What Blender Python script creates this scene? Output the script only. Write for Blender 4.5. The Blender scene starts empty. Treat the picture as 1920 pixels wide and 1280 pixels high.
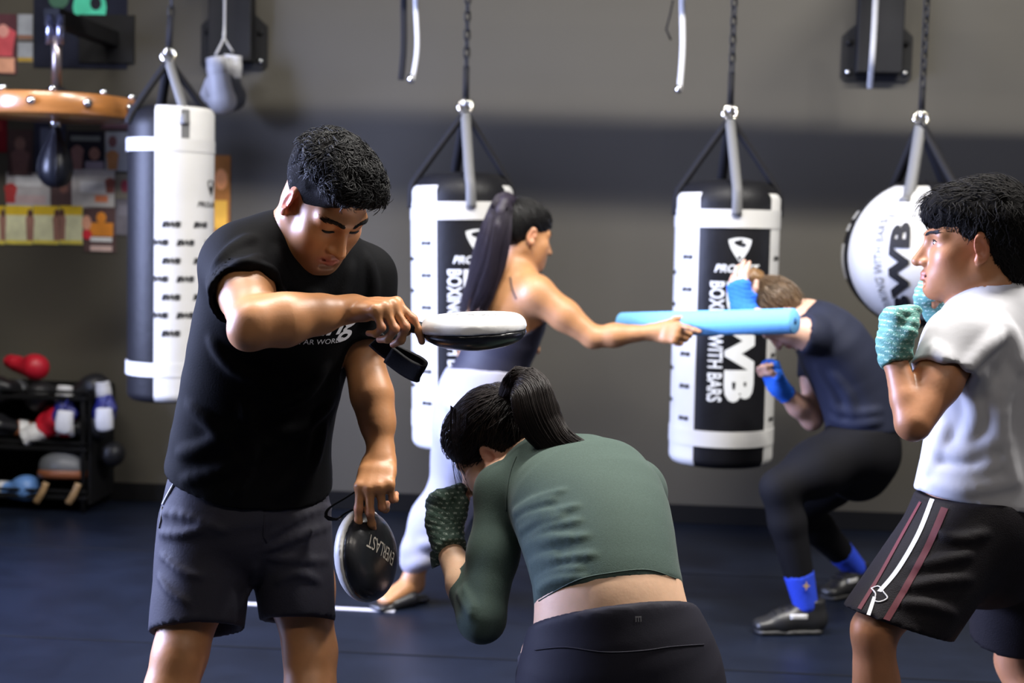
import bpy, bmesh, math, random
import numpy as np
from mathutils import Vector, Matrix, Quaternion
from mathutils.bvhtree import BVHTree

SC = bpy.context.scene
COL = SC.collection
random.seed(7)
RNG = np.random.default_rng(11)

# ------------------------------------------------------------------ camera
FPX = 2667.0                       # 50 mm lens on a 36 mm wide frame of 1920 px
CAM_H = 1.33
PITCH, ROLL = math.radians(4.5), math.radians(1.5)
cam_data = bpy.data.cameras.new('camera')
cam_data.sensor_width = 36.0
cam_data.lens = 36.0 * FPX / 1920.0
cam_data.dof.use_dof = True
cam_data.dof.focus_distance = 2.66
cam_data.dof.aperture_fstop = 3.4
cam_data.clip_start = 0.05
cam = bpy.data.objects.new('camera', cam_data)
COL.objects.link(cam)
CAM_M = (Matrix.Translation((0, 0, CAM_H)) @ Matrix.Rotation(math.pi / 2 - PITCH, 4, 'X')
         @ Matrix.Rotation(ROLL, 4, 'Z'))
cam.matrix_world = CAM_M
SC.camera = cam

# ------------------------------------------------------------------ world, exposure
SC.view_settings.view_transform = 'Standard'
SC.view_settings.look = 'None'
SC.view_settings.exposure = -0.16
SC.view_settings.gamma = 1.0
SC.view_settings.use_curve_mapping = False
world = bpy.data.worlds.new('world')
SC.world = world
world.use_nodes = True
wbg = world.node_tree.nodes['Background']
wbg.inputs[0].default_value = (0.85, 0.9, 1.0, 1)
wbg.inputs[1].default_value = 0.025

def area_light(name, loc, target, sx, sy, power, color, parent=None, spread=180):
    d = bpy.data.lights.new(name, 'AREA')
    d.shape = 'RECTANGLE'; d.size = sx; d.size_y = sy
    d.energy = power; d.color = color; d.spread = math.radians(spread)
    o = bpy.data.objects.new(name, d); COL.objects.link(o)
    o.location = loc
    o.rotation_euler = (Vector(target) - Vector(loc)).to_track_quat('-Z', 'Y').to_euler()
    return o

# daylight through the tall side windows, out of frame to the left
area_light('window_daylight', (-4.4, 4.0, 1.9), (0.4, 3.8, 1.3), 2.4, 2.0, 900, (0.52, 0.60, 1.0), spread=150)
# ------------------------------------------------------------------ helpers
def P(px, py, d):
    """world point seen at pixel (px, py) of the 1920x1280 frame, at distance y = d down the hall"""
    v = CAM_M.to_3x3() @ Vector(((px - 960) / FPX, -(py - 640) / FPX, -1.0))
    t = d / v.y
    return np.array((v.x * t, d, CAM_H + v.z * t))

def V(a): return Vector((float(a[0]), float(a[1]), float(a[2])))

def link(name, me, mat=None, parent=None):
    o = bpy.data.objects.new(name, me)
    COL.objects.link(o)
    if mat is not None:
        for m in (mat if isinstance(mat, (list, tuple)) else [mat]): me.materials.append(m)
    if parent is not None:
        o.parent = parent
        o.matrix_parent_inverse = parent.matrix_basis.inverted()
    return o

def empty(name, loc=(0, 0, 0), rz=0.0):
    o = bpy.data.objects.new(name, None); COL.objects.link(o)
    o.location = loc; o.rotation_euler = (0, 0, rz); o.empty_display_size = 0.05
    return o

def tag(o, label=None, cat=None, group=None, kind=None):
    if label: o['label'] = label
    if cat: o['category'] = cat
    if group: o['group'] = group
    if kind: o['kind'] = kind
    return o

def mesh_from(verts, faces, smooth=True):
    me = bpy.data.meshes.new('m')
    me.from_pydata([tuple(map(float, v)) for v in verts], [], [tuple(int(i) for i in f) for f in faces])
    me.update()
    if smooth: me.polygons.foreach_set('use_smooth', [True] * len(me.polygons))
    return me

def bm_mesh(bm, smooth=False):
    me = bpy.data.meshes.new('m'); bm.to_mesh(me); bm.free()
    if smooth: me.polygons.foreach_set('use_smooth', [True] * len(me.polygons))
    return me

def bm_box(bm, c, s, rot=None, bevel=0.0):
    r = bmesh.ops.create_cube(bm, size=1.0)
    M = Matrix.Translation(c) @ ((rot.to_4x4()) if rot is not None else Matrix.Identity(4)) @ Matrix.Diagonal((s[0], s[1], s[2], 1))
    bmesh.ops.transform(bm, matrix=M, verts=r['verts'])
    if bevel:
        es = list({e for v in r['verts'] for e in v.link_edges})
        bmesh.ops.bevel(bm, geom=es, offset=bevel, segments=2, affect='EDGES', profile=0.5)

def box(name, c, s, mat, parent=None, rot=None, bevel=0.0):
    bm = bmesh.new(); bm_box(bm, c, s, rot, bevel)
    return link(name, bm_mesh(bm), mat, parent)

def tube_data(pts, radii, n=8, caps=True, flat=None, up=None):
    """swept tube; flat=(a,b) scales the section to an ellipse, up fixes its wide side"""
    pts = [np.array(p, float) for p in pts]; N = len(pts)
    if np.isscalar(radii): radii = [radii] * N
    verts, faces = [], []
    prev = None
    for i in range(N):
        t = pts[min(i + 1, N - 1)] - pts[max(i - 1, 0)]
        t = t / (np.linalg.norm(t) + 1e-9)
        ref = np.array(up, float) if up is not None else (prev if prev is not None else (np.array((0, 0, 1.)) if abs(t[2]) < .9 else np.array((1., 0, 0))))
        a = ref - t * ref.dot(t); a /= (np.linalg.norm(a) + 1e-9); prev = a
        b = np.cross(t, a)
        fa, fb = flat if flat else (1, 1)
        for k in range(n):
            th = 2 * math.pi * k / n
            verts.append(pts[i] + radii[i] * (fa * math.cos(th) * a + fb * math.sin(th) * b))
    for i in range(N - 1):
        for k in range(n):
            k2 = (k + 1) % n
            faces.append((i * n + k, i * n + k2, (i + 1) * n + k2, (i + 1) * n + k))
    if caps:
        faces.append(tuple(range(n - 1, -1, -1))); faces.append(tuple((N - 1) * n + k for k in range(n)))
    return verts, faces

def join_data(parts):
    V_, F_ = [], []
    for v, f in parts:
        o = len(V_); V_ += list(v); F_ += [tuple(i + o for i in q) for q in f]
    return V_, F_

def tube(name, pts, radii, mat, parent=None, n=8, flat=None, up=None, smooth=True):
    return link(name, mesh_from(*tube_data(pts, radii, n, True, flat, up), smooth), mat, parent)

def lathe_data(prof, n=48, a0=0.0, a1=2 * math.pi, c=(0, 0, 0)):
    """prof: list of (r, z). Open wedge when a1 - a0 < 2 pi."""
    full = abs(a1 - a0 - 2 * math.pi) < 1e-6
    m = n if full else n + 1
    verts = [(c[0] + r * math.sin(a0 + (a1 - a0) * k / n), c[1] - r * math.cos(a0 + (a1 - a0) * k / n), c[2] + z) for (r, z) in prof for k in range(m)]
    faces = []
    for i in range(len(prof) - 1):
        for k in range(n):
            k2 = (k + 1) % m
            faces.append((i * m + k, i * m + k2, (i + 1) * m + k2, (i + 1) * m + k))
    return verts, faces

def spline(pts, n):
    """Catmull-Rom through pts (rows), n samples"""
    pts = np.array(pts, float); N = len(pts)
    u = np.linspace(0, N - 1, n); out = []
    for x in u:
        i = min(int(x), N - 2); t = x - i
        p0, p1, p2, p3 = pts[max(i - 1, 0)], pts[i], pts[i + 1], pts[min(i + 2, N - 1)]
        out.append(0.5 * ((2 * p1) + (p2 - p0) * t + (2 * p0 - 5 * p1 + 4 * p2 - p3) * t * t + (3 * p1 - p0 - 3 * p2 + p3) * t ** 3))
    return np.array(out)

# text as a mesh: returns (verts (N,2), faces) centred, with cap height = size
_text_cache = {}
def text_data(s, size=1.0, shear=0.0, spacing=1.0, bold=0.0):
    key = (s, shear, spacing, bold)
    if key not in _text_cache:
        cu = bpy.data.curves.new('txt', 'FONT'); cu.body = s; cu.size = 1.0
        cu.align_x = 'CENTER'; cu.shear = shear; cu.space_character = spacing; cu.offset = bold
        cu.resolution_u = 3
        o = bpy.data.objects.new('txt', cu); COL.objects.link(o)
        dg = bpy.context.evaluated_depsgraph_get()
        me = bpy.data.meshes.new_from_object(o.evaluated_get(dg))
        vs = np.array([v.co[:2] for v in me.vertices]); fs = [tuple(p.vertices) for p in me.polygons]
        bpy.data.meshes.remove(me)
        bpy.data.objects.remove(o); bpy.data.curves.remove(cu)
        lo, hi = vs.min(0), vs.max(0)
        vs = vs - (lo + hi) / 2
        _text_cache[key] = (vs, fs, hi - lo)
    vs, fs, ext = _text_cache[key]
    return vs * size, fs, ext * size

def subdiv_flat(vs, fs, maxlen):
    """split long edges of a flat mesh so that it can be bent"""
    bm = bmesh.new()
    bv = [bm.verts.new((v[0], v[1], 0)) for v in vs]
    for f in fs:
        try: bm.faces.new([bv[i] for i in f])
        except ValueError: pass
    bmesh.ops.triangulate(bm, faces=bm.faces[:])
    for _ in range(6):
        es = [e for e in bm.edges if e.calc_length() > maxlen]
        if not es: break
        bmesh.ops.subdivide_edges(bm, edges=es, cuts=1)
        bmesh.ops.triangulate(bm, faces=bm.faces[:])
    bm.verts.index_update()
    v2 = np.array([v.co[:2] for v in bm.verts]); f2 = [tuple(v.index for v in f.verts) for f in bm.faces]
    bm.free()
    return v2, f2

# ------------------------------------------------------------------ materials
def mat(name, color, rough=0.5, metal=0.0, spec=0.5, noise=0.0, nscale=8.0, bump=0.0, bscale=60.0, sheen=0.0,
        sss=0.0, attr=None, coat=0.0, stretch=None):
    m = bpy.data.materials.new(name); m.use_nodes = True
    nt = m.node_tree; b = nt.nodes['Principled BSDF']
    b.inputs['Roughness'].default_value = rough; b.inputs['Metallic'].default_value = metal
    b.inputs['Specular IOR Level'].default_value = spec
    c = (color[0], color[1], color[2], 1)
    b.inputs['Base Color'].default_value = c
    if coat: b.inputs['Coat Weight'].default_value = coat; b.inputs['Coat Roughness'].default_value = 0.15
    if sheen: b.inputs['Sheen Weight'].default_value = sheen; b.inputs['Sheen Roughness'].default_value = 0.4
    if sss:
        b.inputs['Subsurface Weight'].default_value = sss
        b.inputs['Subsurface Radius'].default_value = (1.0, 0.35, 0.2)
        b.inputs['Subsurface Scale'].default_value = 0.008
    tc = nt.nodes.new('ShaderNodeTexCoord')
    src = tc.outputs['Object']
    if stretch:
        mp = nt.nodes.new('ShaderNodeMapping'); mp.inputs['Scale'].default_value = stretch
        nt.links.new(src, mp.inputs[0]); src = mp.outputs[0]
    col_out = None
    if attr:
        at = nt.nodes.new('ShaderNodeAttribute'); at.attribute_name = attr
        col_out = at.outputs['Color']
    if noise:
        nz = nt.nodes.new('ShaderNodeTexNoise'); nz.inputs['Scale'].default_value = nscale; nz.inputs['Detail'].default_value = 5
        nt.links.new(src, nz.inputs['Vector'])
        mr = nt.nodes.new('ShaderNodeMapRange'); mr.inputs[1].default_value = 0.3; mr.inputs[2].default_value = 0.7
        mr.inputs[3].default_value = 1 - noise; mr.inputs[4].default_value = 1 + noise
        nt.links.new(nz.outputs['Fac'], mr.inputs[0])
        mx = nt.nodes.new('ShaderNodeMix'); mx.data_type = 'RGBA'; mx.blend_type = 'MULTIPLY'; mx.inputs[0].default_value = 1
        if col_out is None: mx.inputs[6].default_value = c
        else: nt.links.new(col_out, mx.inputs[6])
        nt.links.new(mr.outputs[0], mx.inputs[7]); col_out = mx.outputs[2]
    if col_out is not None: nt.links.new(col_out, b.inputs['Base Color'])
    if bump:
        n2 = nt.nodes.new('ShaderNodeTexNoise'); n2.inputs['Scale'].default_value = bscale; n2.inputs['Detail'].default_value = 4
        nt.links.new(src, n2.inputs['Vector'])
        bp = nt.nodes.new('ShaderNodeBump'); bp.inputs['Strength'].default_value = bump; bp.inputs['Distance'].default_value = 0.004
        nt.links.new(n2.outputs['Fac'], bp.inputs['Height']); nt.links.new(bp.outputs[0], b.inputs['Normal'])
    return m
# ------------------------------------------------------------------ implicit surfaces for bodies, clothes, gloves
def nrm(v):
    v = np.array(v, float); return v / (np.linalg.norm(v) + 1e-12)

def frame(y, z):
    """rotation whose columns are x, y, z with y kept and z made square to it"""
    y = nrm(y); z = np.array(z, float); z = nrm(z - y * z.dot(y)); x = np.cross(y, z)
    return np.stack([x, y, z], 1)

class Sdf:
    """a list of primitives blended in order; every primitive: (fn, centre, bound radius, k, sign)"""
    def __init__(s): s.p = []; s.disp = None
    def add(s, fn, c, r, k, sign=1): s.p.append((fn, np.array(c, float), float(r), float(k), sign)); return s
    def clip(s, fn, cuts):
        if not cuts: return fn
        cs = [(np.array(c, float), nrm(n)) for c, n in cuts]
        def g(X):
            d = fn(X)
            for c, n in cs: d = np.maximum(d, (X - c) @ n)
            return d
        return g
    def rc(s, a, b, r1, r2=None, k=0.02, sign=1, cuts=None):
        a = np.array(a, float); b = np.array(b, float); r2 = r1 if r2 is None else r2
        ba = b - a; L2 = ba.dot(ba) + 1e-12
        def fn(X):
            q = X - a; t = np.clip(q @ ba / L2, 0, 1)
            return np.linalg.norm(q - t[:, None] * ba, axis=1) - (r1 + t * (r2 - r1))
        return s.add(s.clip(fn, cuts), (a + b) / 2, math.sqrt(L2) / 2 + max(r1, r2), k, sign)
    def ell(s, c, r, R=None, k=0.02, sign=1, cuts=None):
        c = np.array(c, float); r = np.array(r, float) if not np.isscalar(r) else np.array((r, r, r), float)
        R = np.eye(3) if R is None else np.array(R)
        def fn(X):
            q = (X - c) @ R
            k0 = np.linalg.norm(q / r, axis=1); k1 = np.linalg.norm(q / (r * r), axis=1)
            return k0 * (k0 - 1) / np.maximum(k1, 1e-6)
        return s.add(s.clip(fn, cuts), c, r.max(), k, sign)
    def erc(s, a, b, w1, d1, w2, d2, side, k=0.02, sign=1, cuts=None):
        """elliptical cone: half width w along side, half depth d across"""
        a = np.array(a, float); b = np.array(b, float); ba = b - a; L = np.linalg.norm(ba) + 1e-9
        u = ba / L; sd = nrm(np.array(side, float) - u * np.dot(side, u)); n = np.cross(u, sd)
        def fn(X):
            q = X - a; h = q @ u; t = np.clip(h / L, 0, 1); ov = h - t * L
            w = w1 + t * (w2 - w1); d = d1 + t * (d2 - d1); e = np.minimum(w, d)
            x = q @ sd; y = q @ n
            k0 = np.sqrt((x / w) ** 2 + (y / d) ** 2 + (ov / e) ** 2)
            k1 = np.sqrt((x / w ** 2) ** 2 + (y / d ** 2) ** 2 + (ov / e ** 2) ** 2)
            return k0 * (k0 - 1) / np.maximum(k1, 1e-6)
        return s.add(s.clip(fn, cuts), (a + b) / 2, L / 2 + max(w1, d1, w2, d2), k, sign)
    def box(s, c, h, R=None, rnd=0.005, k=0.01, sign=1, cuts=None):
        c = np.array(c, float); h = np.array(h, float) - rnd; R = np.eye(3) if R is None else np.array(R)
        def fn(X):
            q = np.abs((X - c) @ R) - h
            return np.linalg.norm(np.maximum(q, 0), axis=1) + np.minimum(q.max(1), 0) - rnd
        return s.add(s.clip(fn, cuts), c, np.linalg.norm(h) + rnd, k, sign)
    def path(s, pts, radii, k=0.02, sign=1, n=None):
        pts = [np.array(p, float) for p in pts]
        if np.isscalar(radii): radii = [radii] * len(pts)
        for i in range(len(pts) - 1): s.rc(pts[i], pts[i + 1], radii[i], radii[i + 1], k if i == 0 else min(k, .012) if sign > 0 else k, sign)
        return s
    def loft(s, rings, n=10, k=0.03, k0=None, cuts=None, sign=1, grow=0.0):
        """rings: (centre, half width, half depth, side vector)"""
        rows = np.array([np.concatenate([np.array(c, float), [w + grow, d + grow], nrm(sd)]) for c, w, d, sd in rings])
        R = spline(rows, n)
        for i in range(n - 1):
            a, b = R[i], R[i + 1]
            s.erc(a[:3], b[:3], a[3], a[4], b[3], b[4], a[5:8] + b[5:8], k if i else (k if k0 is None else k0), sign, cuts)
        return s
    def plane(s, c, n, k=0.004):
        """cut everything so far: keep the side against n"""
        c = np.array(c, float); n = nrm(n)
        return s.add(lambda X: -((X - c) @ n), c, 1e6, k, -1)
    def __call__(s, X, idx=None):
        d = np.full(len(X), 1e3)
        for i in (range(len(s.p)) if idx is None else idx):
            fn, c, r, k, sg = s.p[i]
            v = fn(X)
            if sg > 0:
                if k > 0:
                    h = np.maximum(k - np.abs(d - v), 0) / k; d = np.minimum(d, v) - h * h * k * 0.25
                else: d = np.minimum(d, v)
            else:
                v = -v
                if k > 0:
                    h = np.maximum(k - np.abs(d - v), 0) / k; d = np.maximum(d, v) + h * h * k * 0.25
                else: d = np.maximum(d, v)
        if s.disp is not None:
            near = np.abs(d) < 0.03
            if near.any(): d[near] = d[near] + s.disp(X[near])
        return d
    def bounds(s, pad=0.02):
        lo = np.min([c - r for f, c, r, k, g in s.p if g > 0], 0) - pad
        hi = np.max([c + r for f, c, r, k, g in s.p if g > 0], 0) + pad
        return lo, hi
    def hits(s, O, D, tmin=0.3, tmax=9.0):
        """first surface points along many rays (sphere tracing); rows are nan where a ray misses"""
        O = np.atleast_2d(np.array(O, float)); D = np.atleast_2d(np.array(D, float)); O = np.repeat(O, len(D), 0) if len(O) == 1 else O
        D = np.repeat(D, len(O), 0) if len(D) == 1 else D
        D = D / np.linalg.norm(D, axis=1, keepdims=True); t = np.full(len(O), float(tmin)); live = np.ones(len(O), bool); ok = np.zeros(len(O), bool)
        for _ in range(160):
            ix = np.nonzero(live)[0]
            if not len(ix): break
            v = s(O[ix] + D[ix] * t[ix, None])
            dn = v < .0007; ok[ix[dn]] = True
            t[ix] += np.where(dn, 0, np.maximum(v * .75, .0005)); live[ix] = ~dn & (t[ix] < tmax)
        X = O + D * t[:, None]; X[~ok] = np.nan
        return X
    def hit(s, o, d, tmin=0.3, tmax=9.0):
        x = s.hits(o, d, tmin, tmax)[0]
        return None if np.isnan(x[0]) else x
    def at(s, px, py):
        """surface point in view at pixel (px, py), or None"""
        e = np.array((0, 0, CAM_H)); return s.hit(e, P(px, py, 1.0) - e)
    def normals(s, X, e=.002):
        G = np.stack([s(X + e * v) - s(X - e * v) for v in np.eye(3)], 1)
        return G / (np.linalg.norm(G, axis=1, keepdims=True) + 1e-9)
    def normal(s, x, e=0.002):
        x = np.array(x, float); X = np.array([x + v for v in np.concatenate([np.eye(3), -np.eye(3)]) * e])
        d = s(X); return nrm(d[:3] - d[3:])
    def folds(s, lst, k=0.02, sink=0.75, sign=1):
        """soft creases lying on the surface; lst of (places in view, radius)"""
        e = np.array((0, 0, CAM_H)); rows = []; own = []
        for i, (pix, r) in enumerate(lst):
            for q in spline(pix, max(5, 3 * len(pix))): rows.append(P(q[0], q[1], 1.0) - e); own.append(i)
        X = s.hits(e, np.array(rows)); own = np.array(own); good = ~np.isnan(X[:, 0])
        Nn = np.zeros_like(X); Nn[good] = s.normals(X[good])
        for i, (pix, r) in enumerate(lst):
            m = good & (own == i); p = X[m] - Nn[m] * (r * sink * sign); L = len(p)
            if L < 2: continue
            rad = [r * (0.35 + 0.65 * math.sin(math.pi * (j + .5) / L)) for j in range(L)]
            for j in range(L - 1):
                if np.linalg.norm(p[j + 1] - p[j]) < .08: s.rc(p[j], p[j + 1], rad[j], rad[j + 1], k, sign)
        return s

def extract(f, lo, hi, h, B=12):
    """surface nets over the box lo..hi with cell h; returns verts, quads"""
    lo = np.array(lo, float); hi = np.array(hi, float)
    nb = np.maximum(np.ceil((hi - lo) / (h * B)).astype(int), 1)
    N = nb * B + 1
    D = np.empty(N, np.float32)
    half = B * h / 2; diag = half * math.sqrt(3)
    C = np.array([c for _, c, _, _, _ in f.p]); R = np.array([r for _, _, r, _, _ in f.p])
    K = np.array([k for _, _, _, k, _ in f.p]); SG = np.array([g for *_, g in f.p])
    ar = np.arange(B + 1)
    gi = np.stack(np.meshgrid(ar, ar, ar, indexing='ij'), -1).reshape(-1, 3)
    for bx in range(nb[0]):
        for by in range(nb[1]):
            for bz in range(nb[2]):
                o = np.array((bx, by, bz)) * B
                c = lo + (o + B / 2) * h
                dist = np.linalg.norm(C - c, axis=1) - R
                idx = np.nonzero(dist < diag + K + 0.05)[0]
                sl = (slice(o[0], o[0] + B + 1), slice(o[1], o[1] + B + 1), slice(o[2], o[2] + B + 1))
                if not len(idx) or not (SG[idx] > 0).any():
                    D[sl] = 1.0; continue
                v = float(f(c[None], idx)[0])
                if abs(v) > diag * 1.9 + 0.02:
                    D[sl] = v; continue
                D[sl] = f(lo + (gi + o) * h, idx).reshape(B + 1, B + 1, B + 1)
    S = D < 0
    cs = np.zeros(N - 1, np.uint8)
    for dx in (0, 1):
        for dy in (0, 1):
            for dz in (0, 1):
                cs += S[dx:N[0] - 1 + dx, dy:N[1] - 1 + dy, dz:N[2] - 1 + dz]
    act = (cs > 0) & (cs < 8)
    cells = np.argwhere(act)
    if not len(cells): return np.zeros((0, 3)), np.zeros((0, 4), int)
    ID = np.full(N - 1, -1, np.int32); ID[act] = np.arange(len(cells))
    off = np.array([(i, j, k) for i in (0, 1) for j in (0, 1) for k in (0, 1)])
    val = np.stack([D[cells[:, 0] + o[0], cells[:, 1] + o[1], cells[:, 2] + o[2]] for o in off], 1)
    acc = np.zeros((len(cells), 3)); cnt = np.zeros(len(cells))
    for a in range(8):
        for b in range(a + 1, 8):
            if np.abs(off[a] - off[b]).sum() != 1: continue
            va, vb = val[:, a], val[:, b]; m = (va < 0) != (vb < 0)
            t = va[m] / (va[m] - vb[m])
            acc[m] += off[a] + t[:, None] * (off[b] - off[a]); cnt[m] += 1
    verts = lo + (cells + acc / cnt[:, None]) * h
    quads = []
    for ax in range(3):
        s0 = [slice(0, n) for n in N]; s1 = [slice(0, n) for n in N]
        s0[ax] = slice(0, N[ax] - 1); s1[ax] = slice(1, N[ax])
        A, Bq = S[tuple(s0)], S[tuple(s1)]
        e = np.argwhere(A != Bq)
        u, w = (ax + 1) % 3, (ax + 2) % 3
        e = e[(e[:, u] > 0) & (e[:, w] > 0) & (e[:, u] < N[u] - 1) & (e[:, w] < N[w] - 1)]
        if not len(e): continue
        inside = A[e[:, 0], e[:, 1], e[:, 2]]
        def g(du, dw):
            q = e.copy(); q[:, u] -= du; q[:, w] -= dw
            return ID[q[:, 0], q[:, 1], q[:, 2]]
        q = np.stack([g(1, 1), g(0, 1), g(0, 0), g(1, 0)], 1)
        q[~inside] = q[~inside][:, ::-1]
        quads.append(q)
    Q = np.concatenate(quads)
    Q = Q[(Q >= 0).all(1)]
    return verts, Q

def np_mesh(verts, quads):
    me = bpy.data.meshes.new('m')
    me.vertices.add(len(verts)); me.vertices.foreach_set('co', np.ascontiguousarray(verts, np.float32).ravel())
    me.loops.add(quads.size); me.loops.foreach_set('vertex_index', np.ascontiguousarray(quads, np.int32).ravel())
    me.polygons.add(len(quads))
    me.polygons.foreach_set('loop_start', np.arange(0, quads.size, 4, dtype=np.int32))
    me.polygons.foreach_set('loop_total', np.full(len(quads), 4, np.int32))
    me.polygons.foreach_set('use_smooth', np.ones(len(quads), bool))
    me.update(calc_edges=True); me.validate()
    return me

def sdf_object(name, f, h, mat_, parent=None, fine=(), colour=None, base=None):
    """one mesh from an Sdf; fine = list of (lo, hi, cell) boxes drawn with a smaller cell; colour(X)->rgb"""
    lo, hi = f.bounds()
    v, q = extract(f, lo, hi, h)
    if len(fine):
        cen = v[q].mean(1); keep = np.ones(len(q), bool)
        for (l, u, hh) in fine:
            keep &= ~((cen > np.array(l) + h).all(1) & (cen < np.array(u) - h).all(1))
        q = q[keep]
        vs, qs = [v], [q]; n = len(v)
        for (l, u, hh) in fine:
            v2, q2 = extract(f, l, u, hh)
            vs.append(v2); qs.append(q2 + n); n += len(v2)
        v = np.concatenate(vs); q = np.concatenate(qs)
        used = np.zeros(len(v), bool); used[q.ravel()] = True
        mp = np.cumsum(used) - 1; v = v[used]; q = mp[q]
    me = np_mesh(v, q)
    if len(fine):
        nv = np.empty(len(v) * 3, np.float32); me.vertices.foreach_get('normal', nv); nv = nv.reshape(-1, 3).astype(float)
        near = np.zeros(len(v), bool)
        for (l, u, hh) in fine:
            l, u = np.array(l), np.array(u); m = 2.2 * h
            near |= ((v > l - m) & (v < u + m)).all(1) & ~((v > l + m) & (v < u - m)).all(1)
        if near.any():
            nv[near] = f.normals(v[near], .003)
            me.normals_split_custom_set_from_vertices(nv.tolist())
    if colour is not None:
        c = colour(v); a = me.attributes.new('col', 'FLOAT_COLOR', 'POINT')
        a.data.foreach_set('color', np.concatenate([c, np.ones((len(c), 1))], 1).astype(np.float32).ravel())
    o = link(name, me, mat_, parent)
    return o

def hash_noise(X, f, seed=0.0):
    """cheap smooth 3-d noise in about -1..1"""
    a = X * f + seed
    return (np.sin(a[:, 0] * 1.0 + 1.7 * np.sin(a[:, 1] * 0.9 + seed)) + np.sin(a[:, 1] * 1.13 + 1.9 * np.sin(a[:, 2] * 0.8 + 2.1))
            + np.sin(a[:, 2] * 0.93 + 1.6 * np.sin(a[:, 0] * 1.07 + 4.2))) / 3.0

def drape(name, f_mesh_obj, vs, fs, o, ux, uy, dirn, mat_, parent, lift=0.0012, maxlen=0.006):
    """lay a flat print (2-d verts) onto a mesh: start at o + x ux + y uy, move along dirn to the surface"""
    vs, fs = subdiv_flat(vs, fs, maxlen)
    me = f_mesh_obj.data
    bvh = BVHTree.FromPolygons([v.co.copy() for v in me.vertices], [tuple(p.vertices) for p in me.polygons])
    d = V(nrm(dirn)); out = []; bad = set()
    for i, v in enumerate(vs):
        p = np.array(o) + v[0] * np.array(ux) + v[1] * np.array(uy)
        h = bvh.ray_cast(V(p) - d * 0.3, d)
        if h[0] is None: bad.add(i); out.append(p)
        else:
            nn = h[1]
            if nn.dot(d) > 0: nn = -nn
            out.append(np.array(h[0] + nn * lift))
    fs = [f for f in fs if not any(i in bad for i in f)]
    return link(name, mesh_from(out, fs), mat_, parent)
# ------------------------------------------------------------------ the room
M_WALL = mat('wall_paint', (0.058, 0.052, 0.039), 0.6, noise=0.06, nscale=1.3, bump=0.12, bscale=90)
M_FLOOR = mat('rubber_mat', (0.0055, 0.0080, 0.0155), 0.38, noise=0.25, nscale=5, bump=0.15, bscale=220, spec=0.28)
M_BASE = mat('black_rubber_base', (0.005, 0.005, 0.0055), 0.8, spec=.15)
M_CEIL = mat('dark_ceiling', (0.10, 0.10, 0.10), 0.8)
M_TAPE = mat('white_floor_tape', (0.55, 0.55, 0.62), 0.5)
M_BLACK = mat('black_steel', (0.0085, 0.0085, 0.0095), 0.6, noise=0.2, spec=.25)
M_CHROME = mat('chrome', (0.75, 0.75, 0.76), 0.18, metal=1.0)
M_BRASS = mat('polished_nickel', (0.85, 0.8, 0.68), 0.15, metal=1.0)
M_WEB = mat('black_webbing', (0.007, 0.007, 0.009), 0.75, spec=.2, bump=0.2, bscale=300)
M_GREYWEB = mat('grey_webbing', (0.105, 0.105, 0.105), 0.6, bump=0.2, bscale=300)
M_LEATHER = mat('black_leather', (0.006, 0.006, 0.0075), 0.48, noise=0.2, bump=0.25, bscale=45, spec=0.2)
M_WHITE = mat('white_vinyl', (0.52, 0.515, 0.50), 0.5, noise=0.05, nscale=6, bump=0.08, bscale=50)
M_PRINT = mat('black_print', (0.012, 0.012, 0.014), 0.6, spec=.2)
M_WPRINT = mat('white_print', (0.66, 0.68, 0.70), 0.5)

YAW = 0.07                                     # the back wall runs slightly towards the camera on the right
def wall_y(x): return 6.55 - YAW * x
WANG = -math.atan(YAW)
WROT = Matrix.Rotation(WANG, 3, 'Z')
WN = np.array((-YAW, -1.0, 0.0)) / math.hypot(YAW, 1)   # out of the wall, into the room

def W(px, py, off=0.0):
    """point on the back wall (or off metres in front of it) seen at a pixel"""
    e = np.array((0, 0, CAM_H)); r = P(px, py, 1.0) - e
    p0 = np.array((0, 6.55, 0)) + WN * off
    t = (p0 - e).dot(WN) / r.dot(WN)
    return e + r * t

floor_me = mesh_from([(-4.6, -3.5, 0), (4.6, -3.5, 0), (4.6, 7.2, 0), (-4.6, 7.2, 0)], [(0, 1, 2, 3)], False)
floor = tag(link('floor', floor_me, M_FLOOR), 'dark navy rubber mat floor of the gym', kind='structure')
# mat seams: thin recessed strips between the rubber rolls
for i, yy in enumerate((1.9, 3.1, 4.32, 5.55)):
    tag(box('trim_%d' % (i + 1), (0, yy, 0.0008), (9.0, 0.007, 0.0016), M_BASE, rot=WROT), 'thin dark seam between floor mats', kind='structure')
bw = box('wall_back', (0, 6.55 + 0.06, 2.2), (9.4, 0.12, 4.4), M_WALL, rot=WROT)
tag(bw, 'taupe grey painted back wall', kind='structure')
tag(box('wall_left', (-4.66, 1.8, 2.2), (0.12, 10.8, 4.4), M_WALL), 'side wall', kind='structure')
tag(box('wall_right', (4.66, 1.6, 2.2), (0.12, 10.2, 4.4), M_WALL), 'side wall', kind='structure')
tag(box('added_shade_wall', (-2.92, 5.98, 2.2), (0.14, 1.56, 4.4), M_WALL), 'added wall beyond the frame that shades the left part of the back wall', kind='structure')  # unseen wall added to block window light from the back wall's left end
tag(box('ceiling', (0, 1.8, 4.46), (9.4, 10.8, 0.12), M_CEIL), 'dark ceiling', kind='structure')
bb = box('baseboard_back', V(np.array((0, 6.55, 0.043)) + WN * 0.006), (9.2, 0.012, 0.086), M_BASE, rot=WROT, bevel=0.003)
tag(bb, 'low black rubber baseboard', kind='structure')
a, b = P(300, 1123, 4.94), P(735, 1146, 4.92)
for p in (a, b): p[2] = 0
def floor_at(px, py):
    e = np.array((0, 0, CAM_H)); r = P(px, py, 1.0) - e; t = -CAM_H / r[2]; return e + r * t
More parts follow.
